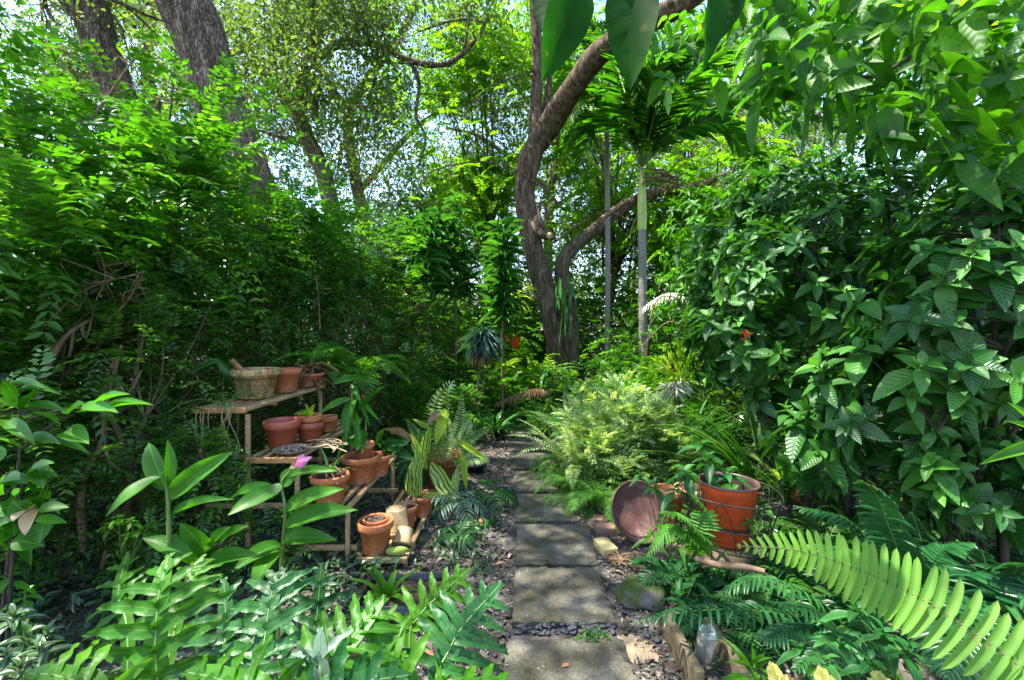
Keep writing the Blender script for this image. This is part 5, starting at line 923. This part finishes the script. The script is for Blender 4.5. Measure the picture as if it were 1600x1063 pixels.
leaf_px(g, (1122, 775), (1155, 757), 2.68, 2.62, .07, None, (0, -1, 1), .1, .9); leaf_px(g, (1120, 772), (1112, 745), 2.7, 2.72, .06, None, (0, -1, .5), .0, .7); leaf_px(g, (1120, 772), (1122, 788), 2.66, 2.62, .05, None, (0, -1, .5), .1, .7); g.build('leaves', M_ginger, t)
tube(g := G(), curve([P(1120, 772, 2.7), A(cx - .05, Yo, zo + .18)], 5), .004, 5); g.build('stem', M_gstem, t)
t = thing('wire_basket', A(cx, Yo, zo), 'round dark wire plant basket around the orange pot', 'wire basket'); ph = np.linspace(0, 2 * math.pi, 49); 
for nm, r_, z_, w in (('top_ring', .285, .30, .004), ('lower_ring', .225, .13, .0035), ('bottom_ring', .20, -.0, .0035)):
    g = G(); tube(g, np.stack([cx + r_ * np.cos(ph), Yo + r_ * np.sin(ph), zo + z_ + .01 * np.sin(ph * 2)], -1), w, 6); g.build(nm, M_wire, t)
for k in range(8):
    a = k * math.pi / 4 + .2; g = G(); q = []
    for s_, zz, rr in ((-.34, 0, .2), (-.26, .15, .225), (-.1, .27, .262), (0, .30, .27), (.1, .27, .262), (.26, .15, .225), (.34, 0, .2)): q.append(A(cx + rr * math.cos(a + s_), Yo + rr * math.sin(a + s_), zo + zz))
    tube(g, curve(q, 20), .0028, 5); g.build('hoop', M_wire, t)
for k in range(4):
    a = k * math.pi / 2 + .7; g = G(); tube(g, curve([A(cx + .285 * math.cos(a), Yo + .285 * math.sin(a), zo + .30), A(cx + .21 * math.cos(a), Yo + .21 * math.sin(a), zo), A(cx + .2 * math.cos(a), Yo + .2 * math.sin(a), 0)], 10), .0045, 6); g.build('leg', M_wire, t)
g = G(); tube(g, curve([P(1085, 872, 2.35), P(1120, 883, 2.3), P(1160, 886, 2.25), P(1195, 893, 2.2)], 14), lerpn([.014, .018, .018, .012], 14), 8, wob=.1); tag(center_origin(g.build('driftwood', M_twig)), 'thin pale driftwood branch lying below the wire basket', 'branch')

# mossy rock, planks, bottle, dry leaf at the bottom
bm = bmesh.new(); bmesh.ops.create_icosphere(bm, subdivisions=4, radius=1)
for v in bm.verts:
    n_ = math.sin(v.co.x * 4 + 1) * math.cos(v.co.y * 3.3) * .12 + math.sin(v.co.z * 6 + v.co.x * 5) * .06 + math.sin(v.co.y * 11 + v.co.x * 9) * .025; v.co *= 1 + n_
    v.co.x *= .14; v.co.y *= .12; v.co.z = max(-.2, min(.55, v.co.z)) * .09
me = bpy.data.meshes.new('mossy_rock'); bm.to_mesh(me); bm.free(); me.materials.append(M_rock); me.polygons.foreach_set('use_smooth', np.ones(len(me.polygons), bool))
o = bpy.data.objects.new('mossy_rock', me); COL.objects.link(o); c = gp(1008, 945); o.location = (c[0], c[1] + .05, .02); o.rotation_euler = (0, 0, -.3); tag(o, 'flat rock with a patch of bright moss right of the path', 'rock')
for (a, b_, lab) in (((1040, 975), (1095, 1075), 'old mossy plank on edge right of the nearest stepping stone'), ((1105, 985), (1165, 1075), 'old brown plank on edge right of the glass bottle')):
    p, q = gp(*a, .05), gp(*b_, .05); d = q - p; g = G(); box(g, (p + q) / 2, (np.linalg.norm(d), .035, .13), math.atan2(d[1], d[0])); o = center_origin(g.build('plank', M_oldwood, None, False)); bevel(o, .005); tag(o, lab, 'plank', 'old planks on edge at the lower right')
t = thing('glass_bottle', P(1098, 1025, 1.93), 'clear glass bottle stuck neck down between the two old planks', 'bottle'); c = P(1098, 1025, 1.93); g = G()
lathe(g, [(.0005, .155), (.02, .158), (.036, .17), (.040, .16), (.040, .05), (.034, .03), (.016, .0), (.014, -.05), (.011, -.05), (.013, 0), (.031, .032), (.037, .05), (.037, .15), (.0005, .150)], c - A(0, 0, .03), 28, np.array(Euler((.25, .05, 0)).to_matrix())); g.build('bottle_body', M_glass, t)
t = thing('dry_leaf', gp(1040, 1040), 'large dry tan pleated leaf lying across the corner of the nearest stepping stone', 'dry leaf'); g = G()
q = [P(968, 1003, 2.10), P(1010, 1018, 2.05), P(1050, 1038, 2.0), P(1100, 1058, 1.92)]; c = curve(q, 20); tube(g, c, .005, 6, m=1)
frond(g, q, 11, .12, .058, T_LOBE, 80, .5, .12, 'lobed', 0, .02, m=0, R=.6, jit=.09); g.build('blade', [M_tan, M_tan], t)
sapling('small_weed', 'small bright weed cushion between the two nearest stepping stones', gp(925, 990, .0), [gp(925 + x, 990 + y, .04) for x, y in ((-20, 4), (-10, -6), (0, 3), (10, -5), (20, 2), (26, 8), (-26, 8), (5, 10), (-8, 9))], .03, .014, M_fern, 9, T_OVS, (-10, 70), .1, r=.0015)
sapling('small_weed', 'tiny weeds growing on the fourth stepping stone edge', gp(825, 812, .03), [gp(822, 810, .05), gp(832, 812, .05), gp(868, 812, .05)], .03, .014, M_fern, 7, T_OVS, (-10, 70), .1, r=.0015)
sapling('young_palm_shoot', 'small plant with lance leaves at the lower right of the planks', gp(1185, 1120), [P(1175, 1040, 1.6), P(1182, 1035, 1.6)], .15, .02, M_microg, 8, T_LAN, (0, 70), .2)
g = G()
for k in range(16): a = gp(U(945, 1010), U(868, 885), .015); tube(g, curve([a, a + A(U(-.04, .08), U(-.04, .04), U(.005, .03)), a + A(U(-.02, .16), U(-.06, .06), .005)], 6), U(.003, .006), 5)
tag(center_origin(g.build('dry_twigs', M_dead)), 'little heap of brown twigs in front of the leaning saucer', 'twigs')

# ------------------------------------------------------------------ foreground ferns on the right
t = thing('sword_fern', A(1.05, .62, 0), 'big sword fern at the lower right with one pale frond stretching across the corner', 'fern'); g = G()
q = [P(1680, 1105, .72), P(1600, 1045, .78), P(1450, 942, .87), P(1340, 890, .96), P(1245, 860, 1.05), P(1150, 853, 1.13)]
tube(g, curve([A(1.0, .66, .1), A(1.0, .66, .6), q[0]], 8), .0035, 5, 1)
frond(g, q, 37, .084, .0165, T_PIN, 94, .05, .0, 'fern', .003, .0, up=(-.15, -1, .25), m=0, mr=1, R=.5, jit=.05, ns=40); g.build('pale_frond', [M_boston, M_twig], t)
g = G()
for k in range(3): x = 1215 + k * 85 + U(-8, 8); frond(g, [A(.9, .7, .1), P(x + 60, 1180, .9), P(x + 8, 1100, .98), P(x - 18, 1035 + 8 * k, 1.02)], 20, .055, .018, T_PIN, 62, .1, .3, 'fern', .003, .2, up=(0, -1, .3), m=0, mr=1, R=.5)
g.build('browned_frond', [M_brownf, M_twig], t)
sw = 'green sword fern clumps at the lower right'
for (b, frs, plen, pw, mat, lab) in (
    (gp(1330, 990), [([(1300, 985), (1230, 962), (1150, 952), (1060, 958), (985, 975)], (2.1, 2.0, 1.95, 1.9, 1.9)), ([(1320, 980), (1260, 930), (1180, 905), (1120, 930)], (2.2, 2.1, 2.1, 2.1)), ([(1340, 980), (1330, 930), (1300, 900)], (2.1, 2.0, 1.95)), ([(1300, 990), (1240, 985), (1180, 1000)], (1.9, 1.8, 1.75)), ([(1330, 990), (1290, 1010), (1240, 1050)], (1.8, 1.7, 1.6)), ([(1350, 1000), (1370, 950), (1400, 930)], (1.9, 1.8, 1.8)), ([(1320, 1000), (1280, 960), (1200, 940)], (1.9, 1.85, 1.8))], .105, .020, M_dfern, 'sword fern clump whose long frond points left over the planks'),
    (gp(1430, 940), [([(1420, 900), (1395, 840), (1370, 775), (1345, 750)], (2.0, 1.9, 1.85, 1.8)), ([(1430, 900), (1440, 850), (1425, 800)], (2.1, 2.1, 2.1)), ([(1400, 900), (1340, 870), (1270, 850)], (2.1, 2.1, 2.2)), ([(1450, 900), (1480, 860), (1520, 850)], (2.0, 1.95, 1.9)), ([(1390, 905), (1330, 820), (1240, 790)], (2.3, 2.35, 2.5)), ([(1440, 900), (1390, 860), (1340, 800)], (2.2, 2.2, 2.3))], .13, .028, M_dfern, 'sword fern clump with a glossy upright frond in the middle of the right side'),
    (gp(1560, 990), [([(1550, 940), (1545, 900), (1535, 860)], (1.7, 1.7, 1.7)), ([(1560, 950), (1580, 900), (1600, 880)], (1.6, 1.6, 1.5)), ([(1540, 950), (1490, 930), (1440, 950)], (1.7, 1.6, 1.6)), ([(1560, 960), (1620, 940), (1660, 960)], (1.6, 1.5, 1.4)), ([(1530, 960), (1500, 990), (1480, 1060)], (1.5, 1.4, 1.3))], .14, .024, M_dfern, 'dark sword fern clump at the right edge behind the pale frond'),
    (gp(1080, 880), [([(1090, 850), (1070, 810), (1030, 800)], (2.45, 2.4, 2.35)), ([(1085, 850), (1050, 825), (1010, 870)], (2.45, 2.4, 2.35)), ([(1095, 850), (1100, 800), (1080, 770)], (2.5, 2.5, 2.5))], .10, .018, M_fern, 'small sword fern in front of the saucer and the wire basket')):
    t = thing('sword_fern', b, lab, 'fern', sw); g = G()
    for q, Ys in frs: frond(g, [b + A(0, 0, .02)] + [P(a, b_, y) for (a, b_), y in zip(q, Ys)], 30, plen, pw, T_PIN, 76, .35, .05, 'fern', .003, .15, m=0, mr=1, ns=26)
    g.build('fronds', [mat, M_gstem], t)
for px, py, L, lab in ((1050, 915, .26, 'small fern reaching over the mossy rock'), (1130, 990, .30, 'small dark fern behind the glass bottle'), (1215, 985, .34, 'small dark fern right of the old planks'), (1190, 930, .30, 'small fern under the driftwood branch'), (1270, 940, .36, 'dark fern between the driftwood and the glossy upright frond'), (1120, 905, .24, 'tiny fern at the foot of the log stump')):
    fern('dark_fern', lab, gp(px, py), 16, L, .085, .018, M_dfern if px != 1190 else M_fern, 18, (20, 75), drop=.9, tpl=T_BLADE, group='small dark ferns around the planks', spread=.04)
fern('green_fern', 'feathery pale green fern right of the orange pot under the lily clump', gp(1290, 870), 26, .5, .10, .018, M_fern, 26, (25, 75), drop=.9, tpl=T_BLADE, spread=.12)
fern('green_fern', 'small feathery fern at the foot of the nearest veined shrub', gp(1500, 900), 20, .45, .10, .018, M_dfern, 26, (25, 75), drop=.9, tpl=T_BLADE, spread=.12)
sapling('low_shrub', 'low shrub with toothed leaves between the sword fern clumps', gp(1360, 1060), [P(1340, 950, 1.7), P(1380, 985, 1.6), P(1310, 990, 1.6), P(1420, 1010, 1.5), P(1290, 1030, 1.5), P(1360, 1030, 1.5), P(1250, 1010, 1.7)], .11, .045, M_sap, 8)

# ------------------------------------------------------------------ foreground ferns, ginger and tray on the left
mc = 'lobed blue green ferns filling the lower left corner'
def lobed(label, b, frs, mat_default):
    t = thing('lobed_fern', b, label, 'fern', mc)
    for q, Ys, n, plen, pw, mat, up in frs:
        g = G(); pts = [b] + [P(x, y, Yy) for (x, y), Yy in zip(q, Ys)]
        frond(g, pts, n, plen * 1.25, pw * 1.05, T_LOBE, 74, .25, .02, 'fern', .0035, .25, up=up, m=0, mr=1, jit=.07, ns=24)
        c = curve(pts, 24); tg = nz(np.gradient(c, axis=0)); sd_ = nz(np.cross(tg, np.broadcast_to(np.array(up, float), tg.shape))); s_ = np.linspace(0, 1, 24)[:, None]
        w = pw * .75 * np.clip((s_ - .15) * 6, .02, 1) * (1 - s_ ** 6) ** .5
        V = np.stack([c - sd_ * w + A(0, 0, .003), c + A(0, 0, .0), c + sd_ * w + A(0, 0, .003)], 1).reshape(-1, 3); Fc = [(j * 3 + k, j * 3 + k + 1, j * 3 + k + 4, j * 3 + k + 3) for j in range(23) for k in (0, 1)]
        g.add(V, Fc, np.stack([np.tile([.2, .5, .8], 24), np.repeat(s_[:, 0], 3)], -1), .5, 0)
        g.build('frond', [mat or mat_default, M_gstem], t)
    return t
u1, u2 = (0, -.7, 1), (0, -.25, 1)
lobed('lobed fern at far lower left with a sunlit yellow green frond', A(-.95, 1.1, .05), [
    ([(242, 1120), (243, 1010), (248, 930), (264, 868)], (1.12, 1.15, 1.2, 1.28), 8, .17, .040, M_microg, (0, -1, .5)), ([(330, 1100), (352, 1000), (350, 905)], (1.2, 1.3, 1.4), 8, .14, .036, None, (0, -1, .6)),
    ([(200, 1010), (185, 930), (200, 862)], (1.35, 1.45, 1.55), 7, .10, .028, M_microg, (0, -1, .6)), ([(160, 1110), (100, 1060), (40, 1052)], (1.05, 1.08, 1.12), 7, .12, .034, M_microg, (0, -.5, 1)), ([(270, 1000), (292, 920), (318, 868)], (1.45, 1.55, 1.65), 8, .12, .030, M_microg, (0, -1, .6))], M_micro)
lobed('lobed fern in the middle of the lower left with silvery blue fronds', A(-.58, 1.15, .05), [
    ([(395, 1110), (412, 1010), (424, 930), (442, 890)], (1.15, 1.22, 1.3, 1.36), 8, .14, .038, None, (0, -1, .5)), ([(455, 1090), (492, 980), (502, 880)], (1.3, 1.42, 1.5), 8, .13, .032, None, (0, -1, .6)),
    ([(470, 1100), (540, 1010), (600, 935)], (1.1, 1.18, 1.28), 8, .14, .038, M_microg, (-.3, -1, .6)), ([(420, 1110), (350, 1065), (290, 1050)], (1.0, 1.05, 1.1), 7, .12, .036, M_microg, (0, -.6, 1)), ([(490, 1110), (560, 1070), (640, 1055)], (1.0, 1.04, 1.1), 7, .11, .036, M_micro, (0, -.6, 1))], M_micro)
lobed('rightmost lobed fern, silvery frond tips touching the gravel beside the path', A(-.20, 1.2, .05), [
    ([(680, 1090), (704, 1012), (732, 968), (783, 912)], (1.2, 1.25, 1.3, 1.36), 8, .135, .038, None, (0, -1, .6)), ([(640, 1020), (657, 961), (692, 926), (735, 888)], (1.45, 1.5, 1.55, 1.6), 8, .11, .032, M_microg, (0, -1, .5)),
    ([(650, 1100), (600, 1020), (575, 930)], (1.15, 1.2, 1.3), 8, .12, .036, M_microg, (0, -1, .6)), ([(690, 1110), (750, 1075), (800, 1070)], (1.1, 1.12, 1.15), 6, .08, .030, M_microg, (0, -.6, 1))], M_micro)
t = lobed('greyish upright lobed frond with pale folded tips in the bottom centre left', A(-.36, 1.05, .04), [([(505, 1080), (500, 1040), (500, 985)], (1.05, 1.1, 1.15), 4, .11, .028, M_silver, (0, -1, .2))], M_silver)
# ginger plants
t = thing('ginger_plant', A(P(264, 516, 1.72)[0], 1.72, 0), 'tall ginger shoot with broad bright leaves in front of the dark hedge', 'plant'); g = G()
for a, b_, w, y2, nr in (((250, 745), (166, 795), .078, 1.6, (-.3, -.8, 1)), ((262, 768), (220, 687), .085, 1.76, (.2, -1, .1)), ((263, 765), (268, 684), .045, 1.72, (1, -.6, .1)), ((264, 780), (348, 708), .080, 1.66, (.3, -1, .5)), ((268, 808), (345, 768), .04, 1.6, (.2, -.7, 1)), ((300, 873), (222, 834), .07, 1.7, (0, -.6, 1)), ((252, 740), (240, 742), .05, 1.68, (0, -1, .5))): leaf_px(g, a, b_, 1.72, y2, w * .92, T_GIN, nr, .10, None)
g.build('leaves', M_ginger, t); tube(g := G(), curve([P(264, 1000, 1.72) * A(1, 1, 0) + A(0, 0, .0), P(264, 870, 1.72), P(263, 800, 1.72), P(260, 745, 1.72)], 14), np.linspace(.009, .006, 14), 8); g.build('stem', M_gstem, t)
t = thing('ginger_plant', A(P(440, 516, 2.0)[0], 2.0, 0), 'flowering ginger shoot in front of the rack with a pink bloom at its tip', 'plant'); g = G()
for a, b_, w, y2 in (((438, 765), (362, 795), .09, 1.85), ((445, 800), (525, 757), .08, 1.9), ((444, 825), (542, 788), .09, 1.85), ((436, 765), (350, 772), .06, 2.1), ((440, 845), (515, 838), .08, 1.9), ((440, 850), (370, 880), .08, 1.8), ((436, 755), (425, 775), .06, 1.95), ((450, 745), (520, 730), .05, 1.95), ((440, 760), (465, 728), .09, 2.0), ((436, 860), (395, 905), .1, 1.75)): leaf_px(g, a, b_, 2.0, y2, w * .92, T_GIN, (0, -.8, .8), .14)
g.build('leaves', M_ginger, t); tube(g := G(), curve([A(P(440, 516, 2.0)[0] - .02, 2.0, 0), P(440, 870, 2.0), P(446, 800, 2.0), P(440, 755, 2.0), P(455, 735, 2.0)], 16), np.linspace(.009, .004, 16), 8); g.build('stem', M_gstem, t)
g = G(); leaf_px(g, (462, 728), (486, 714), 1.98, 1.96, .035, T_OVW, (0, -1, .6), 0, .9); leaf_px(g, (462, 729), (480, 722), 1.97, 1.94, .03, T_OVW, (0, -1, -.2), .1, .6); leaf_px(g, (465, 726), (474, 710), 1.99, 1.98, .025, T_OVW, (0, -1, .3), 0, .9); g.build('petals', M_pink, t)
g = G(); leaf_px(g, (462, 728), (452, 732), 1.98, 1.96, .02, T_OVW, (0, -1, .6), 0, .9); leaf_px(g, (460, 730), (458, 720), 1.98, 1.97, .015, T_OVW, (0, -1, .3), 0, .9); g.build('bracts', M_dead, t)
t = thing('ginger_plant', A(P(320, 516, 1.8)[0], 1.8, 0), 'low ginger shoot between the tall shoot and the flowering one', 'plant'); g = G()
for a, b_, w in (((312, 878), (268, 838), .08), ((325, 862), (278, 820), .075), ((330, 860), (345, 822), .06), ((345, 850), (375, 818), .05), ((325, 880), (390, 862), .07), ((318, 885), (290, 900), .08), ((330, 850), (312, 848), .05)): leaf_px(g, a, b_, 1.8, 1.7, w * .92, T_GIN, (0, -.8, .8), .14)
g.build('leaves', M_ginger, t); tube(g := G(), curve([A(P(308, 516, 1.8)[0], 1.8, 0), P(310, 890, 1.8), P(330, 855, 1.8), P(355, 830, 1.8)], 12), .006, 6); g.build('stem', M_gstem, t)
# broad leaved sprigs at the left edge
lb = 'broad leaved sprigs at the left edge'
t = thing('broad_leaved_sprig', A(P(-20, 516, 1.55)[0], 1.55, 0), 'leafy sprig at the left edge, upper, with a broad pale leaf at its tip', 'sprig', lb); g = G()
for a, b_, w in (((120, 645), (180, 640), .07), ((105, 648), (130, 628), .05), ((100, 675), (135, 690), .085), ((95, 665), (50, 640), .05), ((40, 640), (100, 640), .045), ((30, 630), (0, 590), .05), ((30, 640), (-20, 620), .06), ((35, 640), (70, 600), .05), ((40, 690), (90, 690), .06), ((30, 700), (-10, 680), .06), ((75, 690), (135, 705), .04), ((20, 600), (70, 605), .035), ((30, 612), (90, 612), .035), ((10, 660), (50, 690), .06), ((165, 640), (235, 628), .03), ((150, 632), (200, 612), .03)): leaf_px(g, a, b_, 1.55, 1.48, w * .8, T_OVW, (0, -.6, 1), .12)
g.build('leaves', M_ginger, t); g = G()
for q in (((30, 720), (32, 670), (30, 620)), ((35, 700), (80, 665), (115, 648)), ((30, 660), (100, 640), (165, 640))): tube(g, curve([P(a, b_, 1.55) for a, b_ in q], 8), .004, 5)
tube(g, curve([A(P(-20, 516, 1.55)[0], 1.55, 0), P(10, 900, 1.55), P(30, 720, 1.55)], 10), .006, 5); g.build('stem', M_dtwig, t)
t = thing('broad_leaved_sprig', A(P(0, 516, 1.4)[0], 1.4, 0), 'leafy sprig at the left edge, lower, with curled yellowing leaves', 'sprig', lb); g = G(); R_ = rng
for k in range(34): x, y = U(-30, 80), U(725, 850); a = U(0, 6.3); leaf_px(g, (x, y), (x + 48 * math.cos(a), y + 34 * math.sin(a)), 1.42 + U(-.1, .15), 1.38, U(.04, .07), T_OVW, (0, -.7, 1), .15)
g.build('leaves', M_ginger, t); g = G(); leaf_px(g, (50, 795), (20, 812), 1.38, 1.3, .05, None, (0, -1, 1), .2); leaf_px(g, (52, 795), (40, 830), 1.38, 1.34, .05, None, (0, -1, .5), .2); g.build('withered_leaves', M_tan, t)
tube(g := G(), curve([A(P(0, 516, 1.4)[0], 1.4, 0), P(20, 860, 1.42), P(40, 740, 1.42)], 10), .006, 5); g.build('stem', M_dtwig, t)
sapling('bright_seedling', 'small bright round leaved shrub in the dark hollow left of the ginger', gp(200, 900), [P(205, 812, 1.95), P(220, 825, 1.9), P(185, 808, 1.95), P(200, 835, 1.9), P(235, 815, 1.9), P(170, 820, 2)], .05, .028, M_microg, 9, T_OVS)
sapling('small_leafed_seedling', 'small plant with whorled leaves at the lower left edge', gp(40, 1010), [P(40, 925, 1.45), P(10, 900, 1.5), P(20, 960, 1.4)], .075, .035, M_ginger, 7, T_OVS)
t = sapling('striped_plant', 'dark silver veined plant in the lower left corner', gp(45, 1120), [P(40, 990, 1.3), P(20, 960, 1.35), P(60, 1010, 1.25), P(10, 1020, 1.25), P(75, 985, 1.35), P(30, 1040, 1.2)], .10, .032, M_cover, 10, T_LAN, (-10, 60))
fern('dark_fern', 'small dark fern at the gravel edge right of the bottom shelf', gp(715, 845), 14, .20, .06, .014, M_dfern, 16, (20, 75), drop=.9, tpl=T_BLADE)
rosette('strap_plant', 'small strap leaved tuft on the gravel between the rack and the sunlit stone', gp(760, 822), 12, .16, .018, M_gloss, (25, 75), .7)
# black tray
c = gp(632, 950); t = thing('plastic_tray', c, 'black plastic nursery tray half hidden behind the lobed ferns', 'tray'); g = G(); w, d, h = .21, .15, .10
for sx, sy, px, py in ((w * 2, .006, 0, -d), (w * 2, .006, 0, d), (.006, d * 2 - .007, -w + .003, 0), (.006, d * 2 - .007, w - .003, 0)): box(g, c + A(px, py, h / 2), (sx, sy, h))
box(g, c + A(0, 0, .004), (w * 2 - .014, d * 2 - .008, .006)); g.build('tray', M_black, t, False); g = G(); box(g, c + A(0, 0, .035), (w * 2 - .016, d * 2 - .01, .05)); g.build('soil', M_soil, t, False)
t = thing('rosette_plant', c + A(-.09, 0, .05), 'leafy bright rosette growing in the black tray', 'plant'); g = G(); blades(g, c + A(-.09, 0, .06), 12, .2, .035, (20, 85), .5); g.build('leaves', M_microg, t)
g = G()
for k in range(130): x, y = U(575, 770), U(770, 900); b = gp(x, y); blades(g, b, 3, U(.06, .11), .014, (20, 80), .4, segs=4)
tag(g.build('gravel_weeds', M_cover), 'tiny striped weeds scattered on the gravel beside the rack', 'weeds', kind='stuff')
